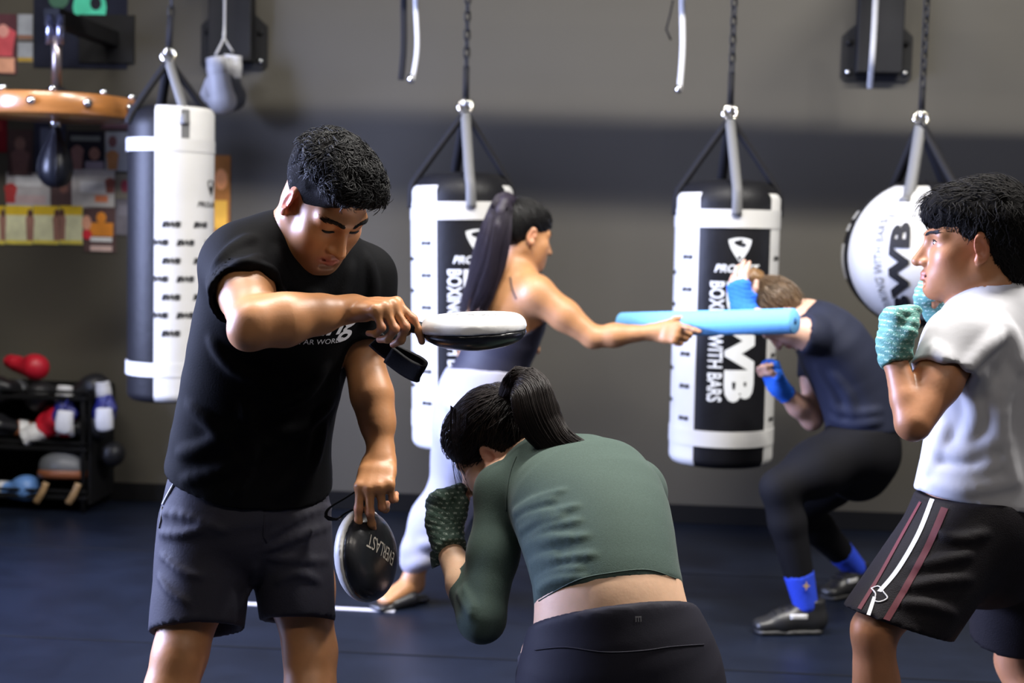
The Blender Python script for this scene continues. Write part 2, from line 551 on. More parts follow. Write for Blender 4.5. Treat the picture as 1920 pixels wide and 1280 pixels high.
a, b = floor_at(395, 1128.5), floor_at(740, 1146)
mid = (a + b) / 2; L = np.linalg.norm(b - a)
tp = box('floor_tape', (mid[0], mid[1], 0.0011), (L, 0.03, 0.0022), M_TAPE, rot=Matrix.Rotation(math.atan2(b[1] - a[1], b[0] - a[0]), 3, 'Z'))
tag(tp, 'thin white tape line stuck across the dark floor', 'tape')
# window in the left side wall
wn = box('window_1', (-4.585, 4.0, 1.9), (0.04, 2.76, 2.16), M_BLACK); tag(wn, 'window frame in the side wall', kind='structure')
M_PANE = bpy.data.materials.new('window_pane'); M_PANE.use_nodes = True
_b = M_PANE.node_tree.nodes['Principled BSDF']; _b.inputs['Base Color'].default_value = (.3, .36, .5, 1)
_b.inputs['Emission Color'].default_value = (0.6, 0.7, 1, 1); _b.inputs['Emission Strength'].default_value = 1.0
for iy in range(3):
    for iz in range(2):
        box('pane', (-4.56, 4.0 + (iy - 1) * 0.9, 1.9 + (iz - .5) * 1.04), (0.01, 0.84, 0.98), M_PANE, wn)

# ceiling lights: a middle row, and a front row added as fill light in fixture housings
M_DIFF = bpy.data.materials.new('lamp_diffuser'); M_DIFF.use_nodes = True
_b = M_DIFF.node_tree.nodes['Principled BSDF']; _b.inputs['Emission Color'].default_value = (1, .95, .88, 1); _b.inputs['Emission Strength'].default_value = 6
def ceiling_or_fill_light(x, y, z, power, color, lab):
    r = empty('ceiling_or_fill_light', (x, y, z))
    box('housing', (x, y, z + 0.05), (1.5, 0.2, 0.07), M_BLACK, r, bevel=0.01)
    box('diffuser', (x, y, z + 0.012), (1.44, 0.15, 0.02), M_DIFF, r)
    for s in (-1, 1): tube('hanger', [(x + s * 0.6, y, z + 0.08), (x + s * 0.6, y, 4.41)], 0.006, M_BLACK, r, 6)
    area_light('lamp', (x, y, z - 0.005), (x, y, 0), 1.44, 0.15, power, color)
    tag(r, lab, 'lamp', 'ceiling lights')
ROW1 = 225; FRONT_FILL = 34
for i, x in enumerate((-2.1, 0.1, 2.3)):
    ceiling_or_fill_light(x, 3.25, 4.12, ROW1 * (0.55, 1, 1.3)[i], (1.0, 0.96, 0.90), 'long linear ceiling light above the middle of the gym, %s' % ('left', 'centre', 'right')[i])
for i, x in enumerate((-1.6, 1.0, 3.2)):
    ceiling_or_fill_light(x, -0.4, 4.12, FRONT_FILL * (0.6, 1, 1)[i], (1.0, 0.90, 0.78), 'added front fill light in a long ceiling housing, %s' % ('left', 'centre', 'right')[i])

# ------------------------------------------------------------------ steel rail that carries the bags, on wall brackets
RAIL_OFF = 1.02
RAIL_Z = 2.42
rc_ = np.array((0, 6.55, RAIL_Z)) + WN * RAIL_OFF
rail = box('bag_rail', V(rc_), (8.6, 0.12, 0.20), M_BLACK, rot=WROT, bevel=0.006)
tag(rail, 'black steel rail above the frame that the bags hang from', 'beam')

def bracket(px, lab, plate=True):
    c = W(px, 110); x = c[0]
    r = empty('wall_bracket', (c[0], c[1], 2.0)); tag(r, lab, 'bracket', 'wall brackets')
    zt = 2.9
    def at(off, dx, z):  # offset into room, along wall, height
        return np.array((c[0], c[1], 0)) + WN * off + np.array((math.cos(WANG), math.sin(WANG), 0)) * dx + np.array((0, 0, z))
    # clipped mounting plate
    w, h0, h1 = 0.155, 2.03, 2.26
    prof = [(-w + .02, h0), (w - .02, h0), (w, h0 + .02), (w, h1 - .03), (w - .055, h1 + .02), (-w + .055, h1 + .02), (-w, h1 - .03), (-w, h0 + .02)]
    vs = [at(o, x_, z_) for o in (0.0, 0.014) for x_, z_ in prof]
    n = len(prof)
    fs = [tuple(range(n - 1, -1, -1)), tuple(range(n, 2 * n))] + [(i, (i + 1) % n, n + (i + 1) % n, n + i) for i in range(n)]
    link('mounting_plate', mesh_from(vs, fs, False), M_BLACK, r)
    box('post', V(at(0.055, 0, (2.06 + zt) / 2)), (0.20, 0.08, zt - 2.06), M_BLACK, r, rot=WROT, bevel=0.006)
    box('arm', V(at(0.5, 0, RAIL_Z + 0.15)), (0.09, 1.14, 0.10), M_BLACK, r, rot=WROT, bevel=0.005)
    for dx in (-0.125, 0.125):
        for z in (2.07, 2.2):
            p = at(0.014, dx, z); q = at(0.026, dx, z)
            tube('bolt', [p, q], 0.014, M_CHROME if z < 2.1 else M_BLACK, r, 6)
    return r
bracket(1643, 'black steel wall bracket beside the ball-shaped bag')
bracket(440, 'black steel wall bracket with boxing gloves hanging in front of it')

# loose straps hanging from the rail
def hanging_strap(name, pts, w, m, lab, d_off=0.9):
    q = [W(px, py, d_off) for px, py in pts]
    top = q[0].copy(); top[2] = RAIL_Z - 0.09; top[0] = q[0][0]
    q = [top] + q
    return link(name, mesh_from(*tube_data(spline(q, 24), w, 8, True, (1.0, 0.16), (math.cos(WANG), math.sin(WANG), 0)), True), m)
GW = mat('pale_webbing', (0.5, 0.5, 0.5), 0.5)
s1 = empty('hanging_strap', V(W(768, 0, .9)))
for nm, pts, m, w in (('strap_run', [(757, 0), (757, 90), (752, 150)], M_WEB, .013), ('strap_run', [(779, 0), (782, 90), (772, 155)], GW, .009)):
    o = hanging_strap(nm, pts, w, m, ''); o.parent = s1; o.matrix_parent_inverse = s1.matrix_basis.inverted()
o = tube('clip', [W(770, 140, .9), W(771, 156, .9)], 0.013, M_CHROME, s1, 8)
tag(s1, 'black and grey looped strap hanging left of the bag by the ponytailed woman', 'strap')
s2 = hanging_strap('hanging_strap', [(1279, 0), (1280, 90), (1274, 170)], .011, GW, ''); tag(s2, 'single pale grey strap hanging on the bare wall left of a bag', 'strap')
tube('clip', [W(1274, 160, .9), W(1270, 174, .9)], 0.012, M_CHROME, s2, 8)
s3 = hanging_strap('hanging_strap', [(1642, 0), (1637, 90), (1631, 166)], .012, GW, '', 0.35); tag(s3, 'pale grey strap hanging in front of the right wall bracket', 'strap')
tube('cord_loop', [W(1262, 0, .5), W(1256, 30, .5), W(1249, 55, .5), W(1258, 75, .5)], .004, M_WEB, s2, 6)

# ------------------------------------------------------------------ heavy bags
def wrap(vs, R, ang0, z0, ang_dir=1.0, c=(0, 0, 0)):
    """2-d verts (u along the girth, v up) on a cylinder; angle 0 faces the camera"""
    return [(c[0] + R * math.sin(ang0 + u / R), c[1] - R * math.cos(ang0 + u / R), c[2] + z0 + v) for u, v in vs]

def rot2(vs, deg):
    t = math.radians(deg); c, s = math.cos(t), math.sin(t)
    return np.array([(x * c - y * s, x * s + y * c) for x, y in vs])

def shield(size):
    """the small shield badge with its dark marks, as polygons"""
    out = []
    for i in range(9): x = -1 + i / 4; out.append((x * .52, .42 + .10 * (1 - x * x)))
    for i in range(1, 9): t = i / 8; out.append((.52 * (1 - t ** 1.6) + 0.0, .42 - 0.98 * t))
    for i in range(1, 8): t = 1 - i / 8; out.append((-.52 * (1 - t ** 1.6), .42 - 0.98 * t))
    return np.array(out) * size

def chain_links(root, p_top, p_bot, m, pitch=0.032, name='chain_link'):
    p_top, p_bot = np.array(p_top, float), np.array(p_bot, float)
    L = np.linalg.norm(p_top - p_bot); n = max(1, int(L / pitch)); d = (p_bot - p_top) / n
    ring = []
    for k in range(12):
        t = 2 * math.pi * k / 12; ring.append((0.011 * math.cos(t), 0, 0.013 * math.sin(t) + (0.009 if math.sin(t) > 0 else -0.009)))
    v, f = [], []
    ring = np.array(ring)
    for k in range(12):
        t = ring[(k + 1) % 12] - ring[k - 1]; t /= np.linalg.norm(t); nn = np.cross(t, (0, 1, 0))
        for j in range(5):
            a = 2 * math.pi * j / 5; v.append(ring[k] + 0.0045 * (math.cos(a) * nn + math.sin(a) * np.array((0, 1, 0))))
    for k in range(12):
        for j in range(5): f.append((k * 5 + j, k * 5 + (j + 1) % 5, ((k + 1) % 12) * 5 + (j + 1) % 5, ((k + 1) % 12) * 5 + j))
    me = mesh_from(v, f); me.materials.append(m)
    for i in range(n):
        o = bpy.data.objects.new(name, me); COL.objects.link(o)
        o.parent = root; o.matrix_parent_inverse = root.matrix_basis.inverted()
        o.location = V(p_top + d * (i + .5)); o.rotation_euler = (0, 0, (i % 2) * math.pi / 2 + 0.5)

def ring_strap_set(root, ring_c, targets, mats, w=0.020):
    # metal ring
    pts = [ring_c + np.array((0.026 * math.cos(t), 0.004 * math.sin(t), 0.026 * math.sin(t))) for t in np.linspace(0, 2 * math.pi, 25)]
    link('ring', mesh_from(*tube_data(pts, 0.0065, 8, False)), M_BRASS, root)
    pts = [ring_c + np.array((0.006 * math.cos(t), 0.02 * math.cos(t), 0.02 * math.sin(t) + 0.012)) for t in np.linspace(0, 2 * math.pi, 21)]
    link('swivel', mesh_from(*tube_data(pts, 0.006, 8, False)), M_CHROME, root)
    for tg, m in zip(targets, mats):
        pts = [ring_c + np.array((0, 0, -0.02))] + list(tg)
        o_ = np.array(tg[-1]) - np.array(tg[0])
        rad = np.array(tg[0]) - ring_c; rad[2] = 0
        up = np.cross(nrm(rad + 1e-6), (0, 0, 1))
        link('strap', mesh_from(*tube_data(spline(pts, 14), w, 8, True, (1, 0.72), up)), m, root)

def heavy_bag(px_top, px_bot, y_top, y_bot, d, R, seam, name_lab, ring_px, chain_px, kind):
    az = math.atan((px_top - 960) / FPX); azd = math.degrees(az)
    """px_top/px_bot: axis pixel at the rim and at the bottom; seam: (a0, a1) degrees of the black panel"""
    top = P(px_top, y_top, d); bot = P(px_bot, y_bot, d)
    H = top[2] - bot[2]
    root = empty('heavy_bag', (0, 0, 0))
    rb = 0.035
    prof = [(0.0, 0.0)] + [(R - rb + rb * math.sin(t), rb - rb * math.cos(t)) for t in np.linspace(0, math.pi / 2, 7)]
    prof += [(R, H * .3), (R, H * .6), (R, H - 0.075), (R - 0.004, H - 0.05), (R - 0.022, H - 0.012), (R - 0.06, H + 0.012), (R - 0.12, H + 0.018), (0, H + 0.02)]
    v, f = lathe_data(prof, 56)
    body = link('body', mesh_from(v, f), M_LEATHER, root)
    a0, a1 = [math.radians(x) - az for x in seam]
    # white panels (lathe wedges standing proud of the body)
    def wedge(nm, s0, s1, z0, z1, lift, m, bottom_round=False, parent=root, top_round=False):
        g = R + lift
        pr = []
        if bottom_round:
            pr += [(g - rb + rb * math.sin(t), rb - rb * math.cos(t)) for t in np.linspace(0.7, math.pi / 2, 6)]
            z0 = rb + .001
        zz = np.linspace(z0, z1, 6); pr += [(g, z) for z in zz]
        if top_round: pr += [(g - 0.006, z1 + .012), (g - 0.014, z1 + .02)]
        # closed slab: outer face plus thin edge
        n = max(6, int((s1 - s0) / 0.11))
        vo, fo = lathe_data(pr, n, s0, s1)
        vi, fi = lathe_data([(r - lift * .9, z) for r, z in pr], n, s0, s1)
        k = len(vo); rows = len(pr); m_ = k // rows; full = m_ == n
        F = list(fo); VV = list(vo)
        allv = list(vo) + list(vi)
        def rim(q):
            F.append(tuple(len(VV) + a for a in range(4))); VV.extend(allv[i_] for i_ in q)
        for i in range(rows - 1):
            for e in (() if full else (0, n)): rim((i * m_ + e, (i + 1) * m_ + e, k + (i + 1) * m_ + e, k + i * m_ + e))
        for j in range(n):
            for i in (0, rows - 1): rim((i * m_ + j, i * m_ + (j + 1) % m_, k + i * m_ + (j + 1) % m_, k + i * m_ + j))
        return link(nm, mesh_from(VV, F), m, parent)
    dd = math.pi
    tz = H - (0.055 if kind == 'bwb' else 0.04)
    if kind == 'bwb':
        wedge('white_panel', a1, a0 + dd, 0, tz, 0.003, M_WHITE, True, top_round=True)
        wedge('white_panel', a1 + dd, a0 + 2 * dd, 0, tz, 0.003, M_WHITE, True, top_round=True)
        zt, zb = H - 0.165, 0.085
        wedge('top_band', 0, 2 * math.pi, zt, zt + 0.068, 0.0055, M_WHITE)
        wedge('bottom_band', 0, 2 * math.pi, zb, zb + 0.06, 0.0055, M_WHITE)
        piping = [(0, zt + .034), (0, zb + .03)]
        Rt = R + 0.0025
        ac = (a0 + a1) / 2
        # shield badge, maker's name, slogan and big initials
        sv = shield(0.085); n = len(sv)
        link('shield_badge', mesh_from(wrap(sv, Rt, ac + .05, H - 0.245), [tuple(range(n))]), M_WPRINT, root)
        ov = np.array([(0.011 * math.cos(t) + .012, .007 * math.sin(t) + .018) for t in np.linspace(0, 2 * math.pi, 12, endpoint=False)])
        link('badge_mark', mesh_from(wrap(ov, Rt + .0012, ac + .05, H - 0.245), [tuple(range(12))]), M_PRINT, root)
        ov2 = np.array([(0.006 * math.cos(t) - .002, .008 * math.sin(t) - .030) for t in np.linspace(0, 2 * math.pi, 12, endpoint=False)])
        link('badge_mark', mesh_from(wrap(ov2, Rt + .0012, ac + .05, H - 0.245), [tuple(range(12))]), M_PRINT, root)
        def put(nm, s, size, ang, z, rot, m, bold=0.02, shear=0.0, fit=None, R_=Rt, spacing=1.0, fith=None):
            vs, fs, ext = text_data(s, 1.0, shear, spacing, bold)
            sx = (fit or size * ext[0]) / ext[0]; sy = (fith or size * ext[1]) / ext[1]
            vs = vs * np.array((sx, sy))
            vs, fs = subdiv_flat(vs, fs, 0.03)
            link(nm, mesh_from(wrap(rot2(vs, rot), R_, ang, z), fs), m, root)
        put('maker_name', 'PROLAST', .03, ac + .02, H - 0.315, 0, M_WPRINT, .03, 0.3, fit=0.175, fith=.030)
        mid = H * 0.450
        put('slogan', 'BOXING WITH BARS', .05, math.radians(-8.5) - az, mid, -90, M_WPRINT, .02, 0, fit=0.45, fith=.056)
        put('initials', 'BWB', .16, math.radians(18.5) - az, mid, -90, M_WPRINT, .06, 0, fit=0.45, fith=.118)
        # rows of small initials on the white panels
        P_, Fc = [], []
        vs, fs, ext = text_data('BWB', 1.0, 0.25, 0.9, .06)
        vs = vs * np.array((0.056 / ext[0], 0.017 / ext[1]))
        for (s0, s1) in ((a1, a0 + dd), (a1 + dd, a0 + 2 * dd)):
            span = (s1 - s0) * R
            row = 0; z = zb + 0.10
            while z < zt - 0.06:
                for u in ((0.5,) if row % 2 else (0.16, 0.84)):
                    P_.append((wrap(vs, R + 0.0042, s0 + (s1 - s0) * u, z), fs))
                z += 0.061; row += 1
        link('small_initials', mesh_from(*join_data(P_)), M_PRINT, root)['kind'] = 'stuff'
        stz = H - 0.12
    else:
        wedge('white_panel', a0, a1, 0, H - 0.012, 0.003, M_WHITE, True, top_round=True)
        wedge('top_band', 0, 2 * math.pi, H - 0.165, H - 0.115, 0.0055, M_WHITE)
        wedge('bottom_band', 0, 2 * math.pi, 0.105, 0.158, 0.0055, M_WHITE)
        wedge('strap_slot', math.radians(13) - az, math.radians(24) - az, H - 0.115, H - 0.005, 0.0058, M_GREYWEB)
        P_ = []
        vs, fs, ext = text_data('BWB', 1.0, 0.25, 0.9, .06)
        vs = vs * np.array((0.074 / ext[0], 0.024 / ext[1])); row = 0; z = H - 0.445
        while z > 0.26:
            for u in ((-15, 20, 62) if row % 2 else (1, 43)):
                P_.append((wrap(vs, R + 0.0042, math.radians(u) - az, z), fs))
            z -= 0.070; row += 1
        link('small_initials', mesh_from(*join_data(P_)), M_PRINT, root)['kind'] = 'stuff'
        sv = shield(0.06); n = len(sv)
        link('shield_badge', mesh_from(wrap(sv, R + .0042, math.radians(66) - az, H - 0.30), [tuple(range(n))]), M_PRINT, root)
        vs, fs, ext = text_data('PROLAST', 1.0, .3, 1, .03); vs = vs * np.array((0.15 / ext[0], 0.022 / ext[1]))
        vs, fs = subdiv_flat(vs, fs, .03)
        link('maker_name', mesh_from(wrap(vs, R + .0042, math.radians(62) - az, H - 0.365), fs), M_PRINT, root)
        stz = H - 0.06
    # lean the bag a little: shear-free rotation about its top
    ringw = P(*ring_px, d); chw = P(*chain_px, d)
    axis = np.array((top[0] - bot[0], 0, H)); ang = math.atan2(axis[0], axis[2])
    Mx = Matrix.Translation(V(bot)) @ Matrix.Rotation(ang, 4, 'Y')
    for ch in root.children: ch.data.transform(Mx)
    ring_l = np.array(Mx.inverted() @ V(ringw))
    tg, ms = [], []
    base = math.radians(10 if kind == 'bwb' else 18) - az
    for i in range(4):
        a = base + i * math.pi / 2
        dx, dy = math.sin(a), -math.cos(a)
        ro = R + 0.004
        q = [(dx * (R - .03), dy * (R - .03), H + 0.012), (dx * (ro - .004), dy * (ro - .004), H - .04), (dx * ro, dy * ro, stz)]
        tg.append([np.array(Mx @ Vector(x)) for x in q]); ms.append(M_GREYWEB if i == 0 else M_WEB)
    ring_strap_set(root, ringw, tg, ms)
    ztop = RAIL_Z - 0.125
    tdir = (chw - ringw); s = (ztop - ringw[2]) / tdir[2]
    ctop = ringw + tdir * s
    ctop = ctop; c0 = ringw + tdir * (0.155 / tdir[2])
    tube('upper_strap', [ringw + np.array((0, 0, .02)), c0], 0.0125, M_WEB, root, 8, (1, .35), (1, 0, 0))
    chain_links(root, ctop, c0, M_BLACK)
    root_loc = V(bot); 
    for ch in list(root.children):
        pass
    tag(root, name_lab, 'punching bag', 'hanging punching bags')
    return root

heavy_bag(866, 868, 332, 835, 5.545, 0.195, (-29, 57), 'black and white heavy bag hanging behind the woman with the long ponytail', (873, 200), (877, 0), 'bwb')
heavy_bag(1366, 1350, 346, 866, 5.475, 0.196, (-31, 55), 'black and white heavy bag hanging behind the crouching person and foam noodle', (1369, 212), (1377, 0), 'bwb')
heavy_bag(321, 318, 207, 748, 5.63, 0.165, (-21, 118), 'tall slim white heavy bag with black back panel, leftmost of the bags', (316, 104), (322, 0), 'slim')

# ball-shaped bag on the right
def ball_bag():
    d = 5.42; c = P(1727, 480, d); Rb = 0.293; root = empty('ball_bag', V(c))
    def prof(th):   # polar profile: round, slightly pear shaped towards the bottom
        return Rb * (1.0 - 0.05 * max(0, -math.cos(th)) ** 2)
    ths = np.linspace(0.10, math.pi - 0.05, 30)
    pr = [(prof(t) * math.sin(t), prof(t) * math.cos(t) * 0.97) for t in ths][::-1]
    def gore(nm, s0, s1, lift, m, p=None):
        v, f = lathe_data([(r + lift, z) for r, z in (p or pr)], max(5, int((s1 - s0) / .09)), math.radians(s0) if False else s0, s1, tuple(c))
        return link(nm, mesh_from(v, f), m, root)
    D = lambda a: math.radians(a - 16.0)
    gore('body', 0, 2 * math.pi, 0.0, M_LEATHER)
    gore('white_gore', D(-64), D(10), 0.004, M_WHITE, [q for q in pr if -0.235 < q[1] < 0.262])
    gore('white_gore', D(116), D(190), 0.004, M_WHITE, [q for q in pr if -0.235 < q[1] < 0.262])
    # white patches on the dark side gore
    for a, z0, z1 in ((-80, 0.13, 0.17), (-80, 0.085, 0.118), (-80, -0.10, 0.045)):
        p = [q for q in spline(pr, 120) if z0 <= q[1] <= z1]
        gore('white_patch', D(a - 12), D(a + 8), 0.004, M_WHITE, p)
    for a in (-64, 10):
        pts = [(c[0] + (r + .005) * math.sin(D(a)), c[1] - (r + .005) * math.cos(D(a)), c[2] + z) for r, z in pr]
        link('piping', mesh_from(*tube_data(pts, 0.006, 6)), M_LEATHER, root)
    rz = np.array(pr)
    def put(nm, s, fit, fith, ang, z0, rot, m, bold, lift=.0085, shear=0.):
        vs, fs, ext = text_data(s, 1.0, shear, 1.0, bold); vs = vs * np.array((fit / ext[0], fith / ext[1]))
        vs, fs = subdiv_flat(vs, fs, .02); vs = rot2(vs, rot); out = []
        for u, v in vs:
            z = z0 + v; r = np.interp(z, rz[:, 1], rz[:, 0]) + lift; a_ = D(ang) + u / Rb
            out.append((c[0] + r * math.sin(a_), c[1] - r * math.cos(a_), c[2] + z))
        link(nm, mesh_from(out, fs), m, root)
    put('initials', 'BWB', 0.36, 0.075, -15, -0.055, 90, M_PRINT, .05)
    put('slogan', 'BOXING WITH BARS', 0.36, 0.036, -30.5, -0.045, 90, mat('grey_print', (.10, .10, .10), .5), .0)
    put('maker_name', 'PROLAST', 0.15, 0.016, -15, 0.147, 0, mat('pale_grey_print', (.25, .25, .25), .5), .02, .0085, .3)
    sv = shield(.05)
    vs = sv; out = []
    for u, v in vs:
        z = 0.195 + v; r = np.interp(z, rz[:, 1], rz[:, 0]) + .006; a_ = D(-14) + u / .24
        out.append((c[0] + r * math.sin(a_), c[1] - r * math.cos(a_), c[2] + z))
    link('shield_badge', mesh_from(out, [tuple(range(len(out)))]), mat('faint_badge', (.55, .54, .52), .5), root)
    ringw = P(1727, 222, d); chw = P(1738, 0, d)
    tg, ms = [], []
    for i, a in enumerate((-19, 52, 145, 232)):
        a = D(a); q = []
        for z in (0.245, 0.20, 0.165):
            r = np.interp(z, rz[:, 1], rz[:, 0]) + .007
            q.append(np.array((c[0] + r * math.sin(a), c[1] - r * math.cos(a), c[2] + z)))
        tg.append(q if i else q[:2]); ms.append(M_GREYWEB if i == 0 else M_WEB)
    ring_strap_set(root, ringw, tg, ms, 0.023)
    tdir = chw - ringw; ctop = ringw + tdir * ((RAIL_Z - .125 - ringw[2]) / tdir[2]); c0 = ringw + tdir * (.12 / tdir[2])
    tube('upper_strap', [ringw + np.array((0, 0, .02)), c0], 0.0125, M_WEB, root, 8, (1, .35), (1, 0, 0))
    chain_links(root, ctop, c0, M_BLACK)
    tag(root, 'round white and black ball-shaped punching bag behind the boy in white', 'punching bag', 'hanging punching bags')
ball_bag()
# ------------------------------------------------------------------ people: shared anatomy
def add_head(S, c, R, s=1.0, jaw=1.0, ears=(1, 1), nose=1.0, female=False):
    """R columns: person's right, forward, up. Returns L(local)->world"""
    c = np.array(c, float)
    L = lambda x, y, z: c + R @ (np.array((x, y, z)) * s)
    E = lambda p, r, k=0.02, sign=1, rot=None: S.ell(L(*p), np.array(r) * s, R if rot is None else R @ rot, k * s, sign)
    C = lambda p, q, r1, r2, k=0.02, sign=1: S.rc(L(*p), L(*q), r1 * s, r2 * s, k * s, sign)
    E((0, -.014, .036), (.074, .096, .084), .03)
    E((0, .036, -.020), (.059, .058, .078), .03)
    for x in (-1, 1):
        C((x * .052 * jaw, -.002, -.052), (x * .020, .070, -.098), .0175, .0165, .035)
        E((x * .044, .062, -.026), (.020, .018, .018), .035)             # cheekbone
        E((x * .033, .058, -.060), (.022, .024, .028), .035)
        C((x * .046, .072, .021), (x * .012, .0895, .019), .0105, .0105, .020)    # brow ridge
    C((-.009, .083, -.101), (.009, .083, -.101), .0160, .0160, .02)          # chin
    E((0, .080, -.072), (.030, .020, .024), .03)                            # muzzle
    for x in (-1, 1):
        E((x * .031, .099, .005), (.0190, .017, .0130), .012, -1)          # socket
        E((x * .031, .0755, .004), (.0165, .0115, .0118), .006)             # lidded eye
    C((0, .091, .010), (0, .1185 + .003 * (nose - 1), -.034), .0070, .0092 * nose, .010)      # nose
    C((0, .080, .004), (0, .097, -.034), .0110, .0150, .010)
    E((0, .1175, -.0385), (.0105, .0095, .008), .008)
    for x in (-1, 1):
        E((x * .0130, .1025, -.0395), (.0085, .0110, .0078), .007)
        E((x * .0065, .108, -.0455), (.0040, .005, .004), .004, -1)
    # lips
    for x in (-1, 1):
        C((x * .022, .0905, -.0685), (x * .005, .1030, -.0630), .0042, .0066, .005)
        C((x * .021, .0905, -.0710), (x * .004, .1020, -.0760), .0045, .0078, .005)
    C((-.020, .1000, -.0692), (.020, .1000, -.0692), .0030, .0030, .003, -1)
    C((-.012, .101, -.0860), (.012, .101, -.0860), .006, .006, .008, -1)
    for i, x in enumerate((1, -1)):
        if not ears[i]: continue
        a = math.radians(18); rot = np.array(Matrix.Rotation(-a * .6, 3, 'X') @ Matrix.Rotation(x * math.radians(-28), 3, 'Z'))
        E((x * .079, -.006, -.006), (.0075, .019, .032), .010, 1, rot)
        E((x * .0875, -.002, -.007), (.0085, .0125, .022), .004, -1, rot)
        E((x * .080, .001, -.034), (.0065, .009, .010), .008, 1, rot)
        E((x * .081, .004, -.006), (.004, .0045, .008), .005, 1, rot)
    return L

FING = [  # base x, base y, three phalanx lengths, radius
    (.0300, .092, (.043, .026, .021), .0090),
    (.0100, .096, (.047, .030, .022), .0092),
    (-.0105, .092, (.043, .028, .021), .0088),
    (-.0290, .083, (.034, .020, .019), .0076)]

def add_hand(S, wrist, ydir, dorsal, left, curl, thumb, s=1.0, spread=(4, 1, -2, -5), k=0.006, grow=0.0, stop=3, wr=.027):
    """curl: per finger (mcp, pip, dip) degrees; thumb: three local points after its root (x to the thumb side, y to the
    fingers, z to the back of the hand). Returns L(local)->world and the finger joints"""
    R = frame(ydir, dorsal); sg = 1.0 if left else -1.0
    wrist = np.array(wrist, float)
    def L(p): return wrist + R @ (np.array((p[0] * sg, p[1], p[2])) * s)
    side = R[:, 0]
    g = grow
    S.erc(L((0, -.012, 0)), L((.001, .045, .0)), (wr) * s + g, .020 * s + g, .036 * s + g, .0165 * s + g, side, .02)
    S.erc(L((.001, .045, .0)), L((.001, .082, .001)), .036 * s + g, .0165 * s + g, .0385 * s + g, .0135 * s + g, side, .01)
    S.ell(L((.022, .030, -.010)), np.array((.017, .030, .015)) * s + g, R, .014)      # thenar
    S.ell(L((-.022, .034, -.008)), np.array((.013, .034, .013)) * s + g, R, .012)
    J = []
    for i, (bx, by, ln, r) in enumerate(FING):
        p = np.array((bx, by - .006, .001)); a = 0.0; sp = math.radians(spread[i])
        pts = [L(p)]
        base = np.array((bx * .8, by - .045, .003))
        S.rc(L(base), L(p), r * s * .95 + g, r * s * 1.08 + g, .012)
        for j in range(min(3, stop)):
            a += math.radians(curl[i][j])
            d = np.array((math.sin(sp) * math.cos(a * .6), math.cos(a) * math.cos(sp), -math.sin(a)))
            q = p + d * ln[j]
            rr = (r, r * .93, r * .86, r * .76)
            S.rc(L(p), L(q), rr[j] * s + g, rr[j + 1] * s + g, k if j else .008)
            p = q; pts.append(L(p))
        J.append(pts)
    t0 = (.020, .018, -.006)
    tp = [t0] + list(thumb)
    rr = (.0150, .0118, .0105, .0090)
    for j in range(len(tp) - 1):
        S.rc(L(tp[j]), L(tp[j + 1]), rr[j] * s + g, rr[j + 1] * s + g, .012 if j == 0 else .006)
    J.append([L(p) for p in tp])
    return L, J, R

def limb(S, pts, rad, k=.02):
    """joint chain with tapering radii; pts world, rad metres"""
    for i in range(len(pts) - 1): S.rc(pts[i], pts[i + 1], rad[i], rad[i + 1], k)
    return S

def strands(name, polys, r0, r1, mat_, parent, sides=3):
    """polys: (N, K, 3) array -> one mesh of thin tapering tubes"""
    P_ = np.asarray(polys, float); N, K, _ = P_.shape
    T = np.empty_like(P_); T[:, 1:-1] = P_[:, 2:] - P_[:, :-2]; T[:, 0] = P_[:, 1] - P_[:, 0]; T[:, -1] = P_[:, -1] - P_[:, -2]
    T /= np.linalg.norm(T, axis=2, keepdims=True) + 1e-9
    ref = np.where(np.abs(T[..., 2:3]) < .85, np.array((0, 0, 1.)), np.array((1., 0, 0)))
    A = np.cross(T, ref); A /= np.linalg.norm(A, axis=2, keepdims=True) + 1e-9
    B = np.cross(T, A)
    tt = np.linspace(0, 1, K)[None, :, None]
    r0 = np.asarray(r0, float).reshape(-1, 1, 1) if not np.isscalar(r0) else r0
    rad = r0 * (1 - tt) + r1 * tt
    rings = [P_ + rad * (math.cos(2 * math.pi * j / sides) * A + math.sin(2 * math.pi * j / sides) * B) for j in range(sides)]
    Vv = np.stack(rings, 2).reshape(-1, 3)                    # index ((n*K)+k)*sides + j
    n, kk, j = np.meshgrid(np.arange(N), np.arange(K - 1), np.arange(sides), indexing='ij')
    b = (n * K + kk) * sides; j2 = (j + 1) % sides
    Q = np.stack([b + j, b + j2, b + sides + j2, b + sides + j], -1).reshape(-1, 4)
    return link(name, np_mesh(Vv, Q), mat_, parent)

def scalp_points(S, n, c, R, keep, seed=3, r=0.16):
    """random points on the surface of S around c; keep(local points)->mask. Returns world points, normals, local"""
    g = np.random.default_rng(seed); out = []; nor = []
    D = g.normal(size=(n * 4, 3)); D /= np.linalg.norm(D, axis=1, keepdims=True)
    X = c + D * r
    for _ in range(14):
        d = S(X); X = X - D * (d[:, None] * 0.8)
    loc = (X - c) @ R
    m = keep(loc) & (np.abs(S(X)) < .004)
    X = X[m][:n]; loc = loc[m][:n]
    e = .004; G = np.stack([S(X + e * v) - S(X - e * v) for v in np.eye(3)], 1)
    G /= np.linalg.norm(G, axis=1, keepdims=True) + 1e-9
    return X, G, loc

def blend_colour(base, spots):
    """spots: (centre, radii, R, rgb, strength); smooth patches of the skin's own colour"""
    base = np.array(base)
    def fn(X):
        c = np.repeat(base[None], len(X), 0)
        for (p, r, R, rgb, st) in spots:
            q = ((X - p) @ (np.eye(3) if R is None else R)) / np.array(r)
            w = np.clip(1.6 - np.linalg.norm(q, axis=1) * 1.2, 0, 1)[:, None] * st
            c = c * (1 - w) + np.array(rgb) * w
        return c
    return fn

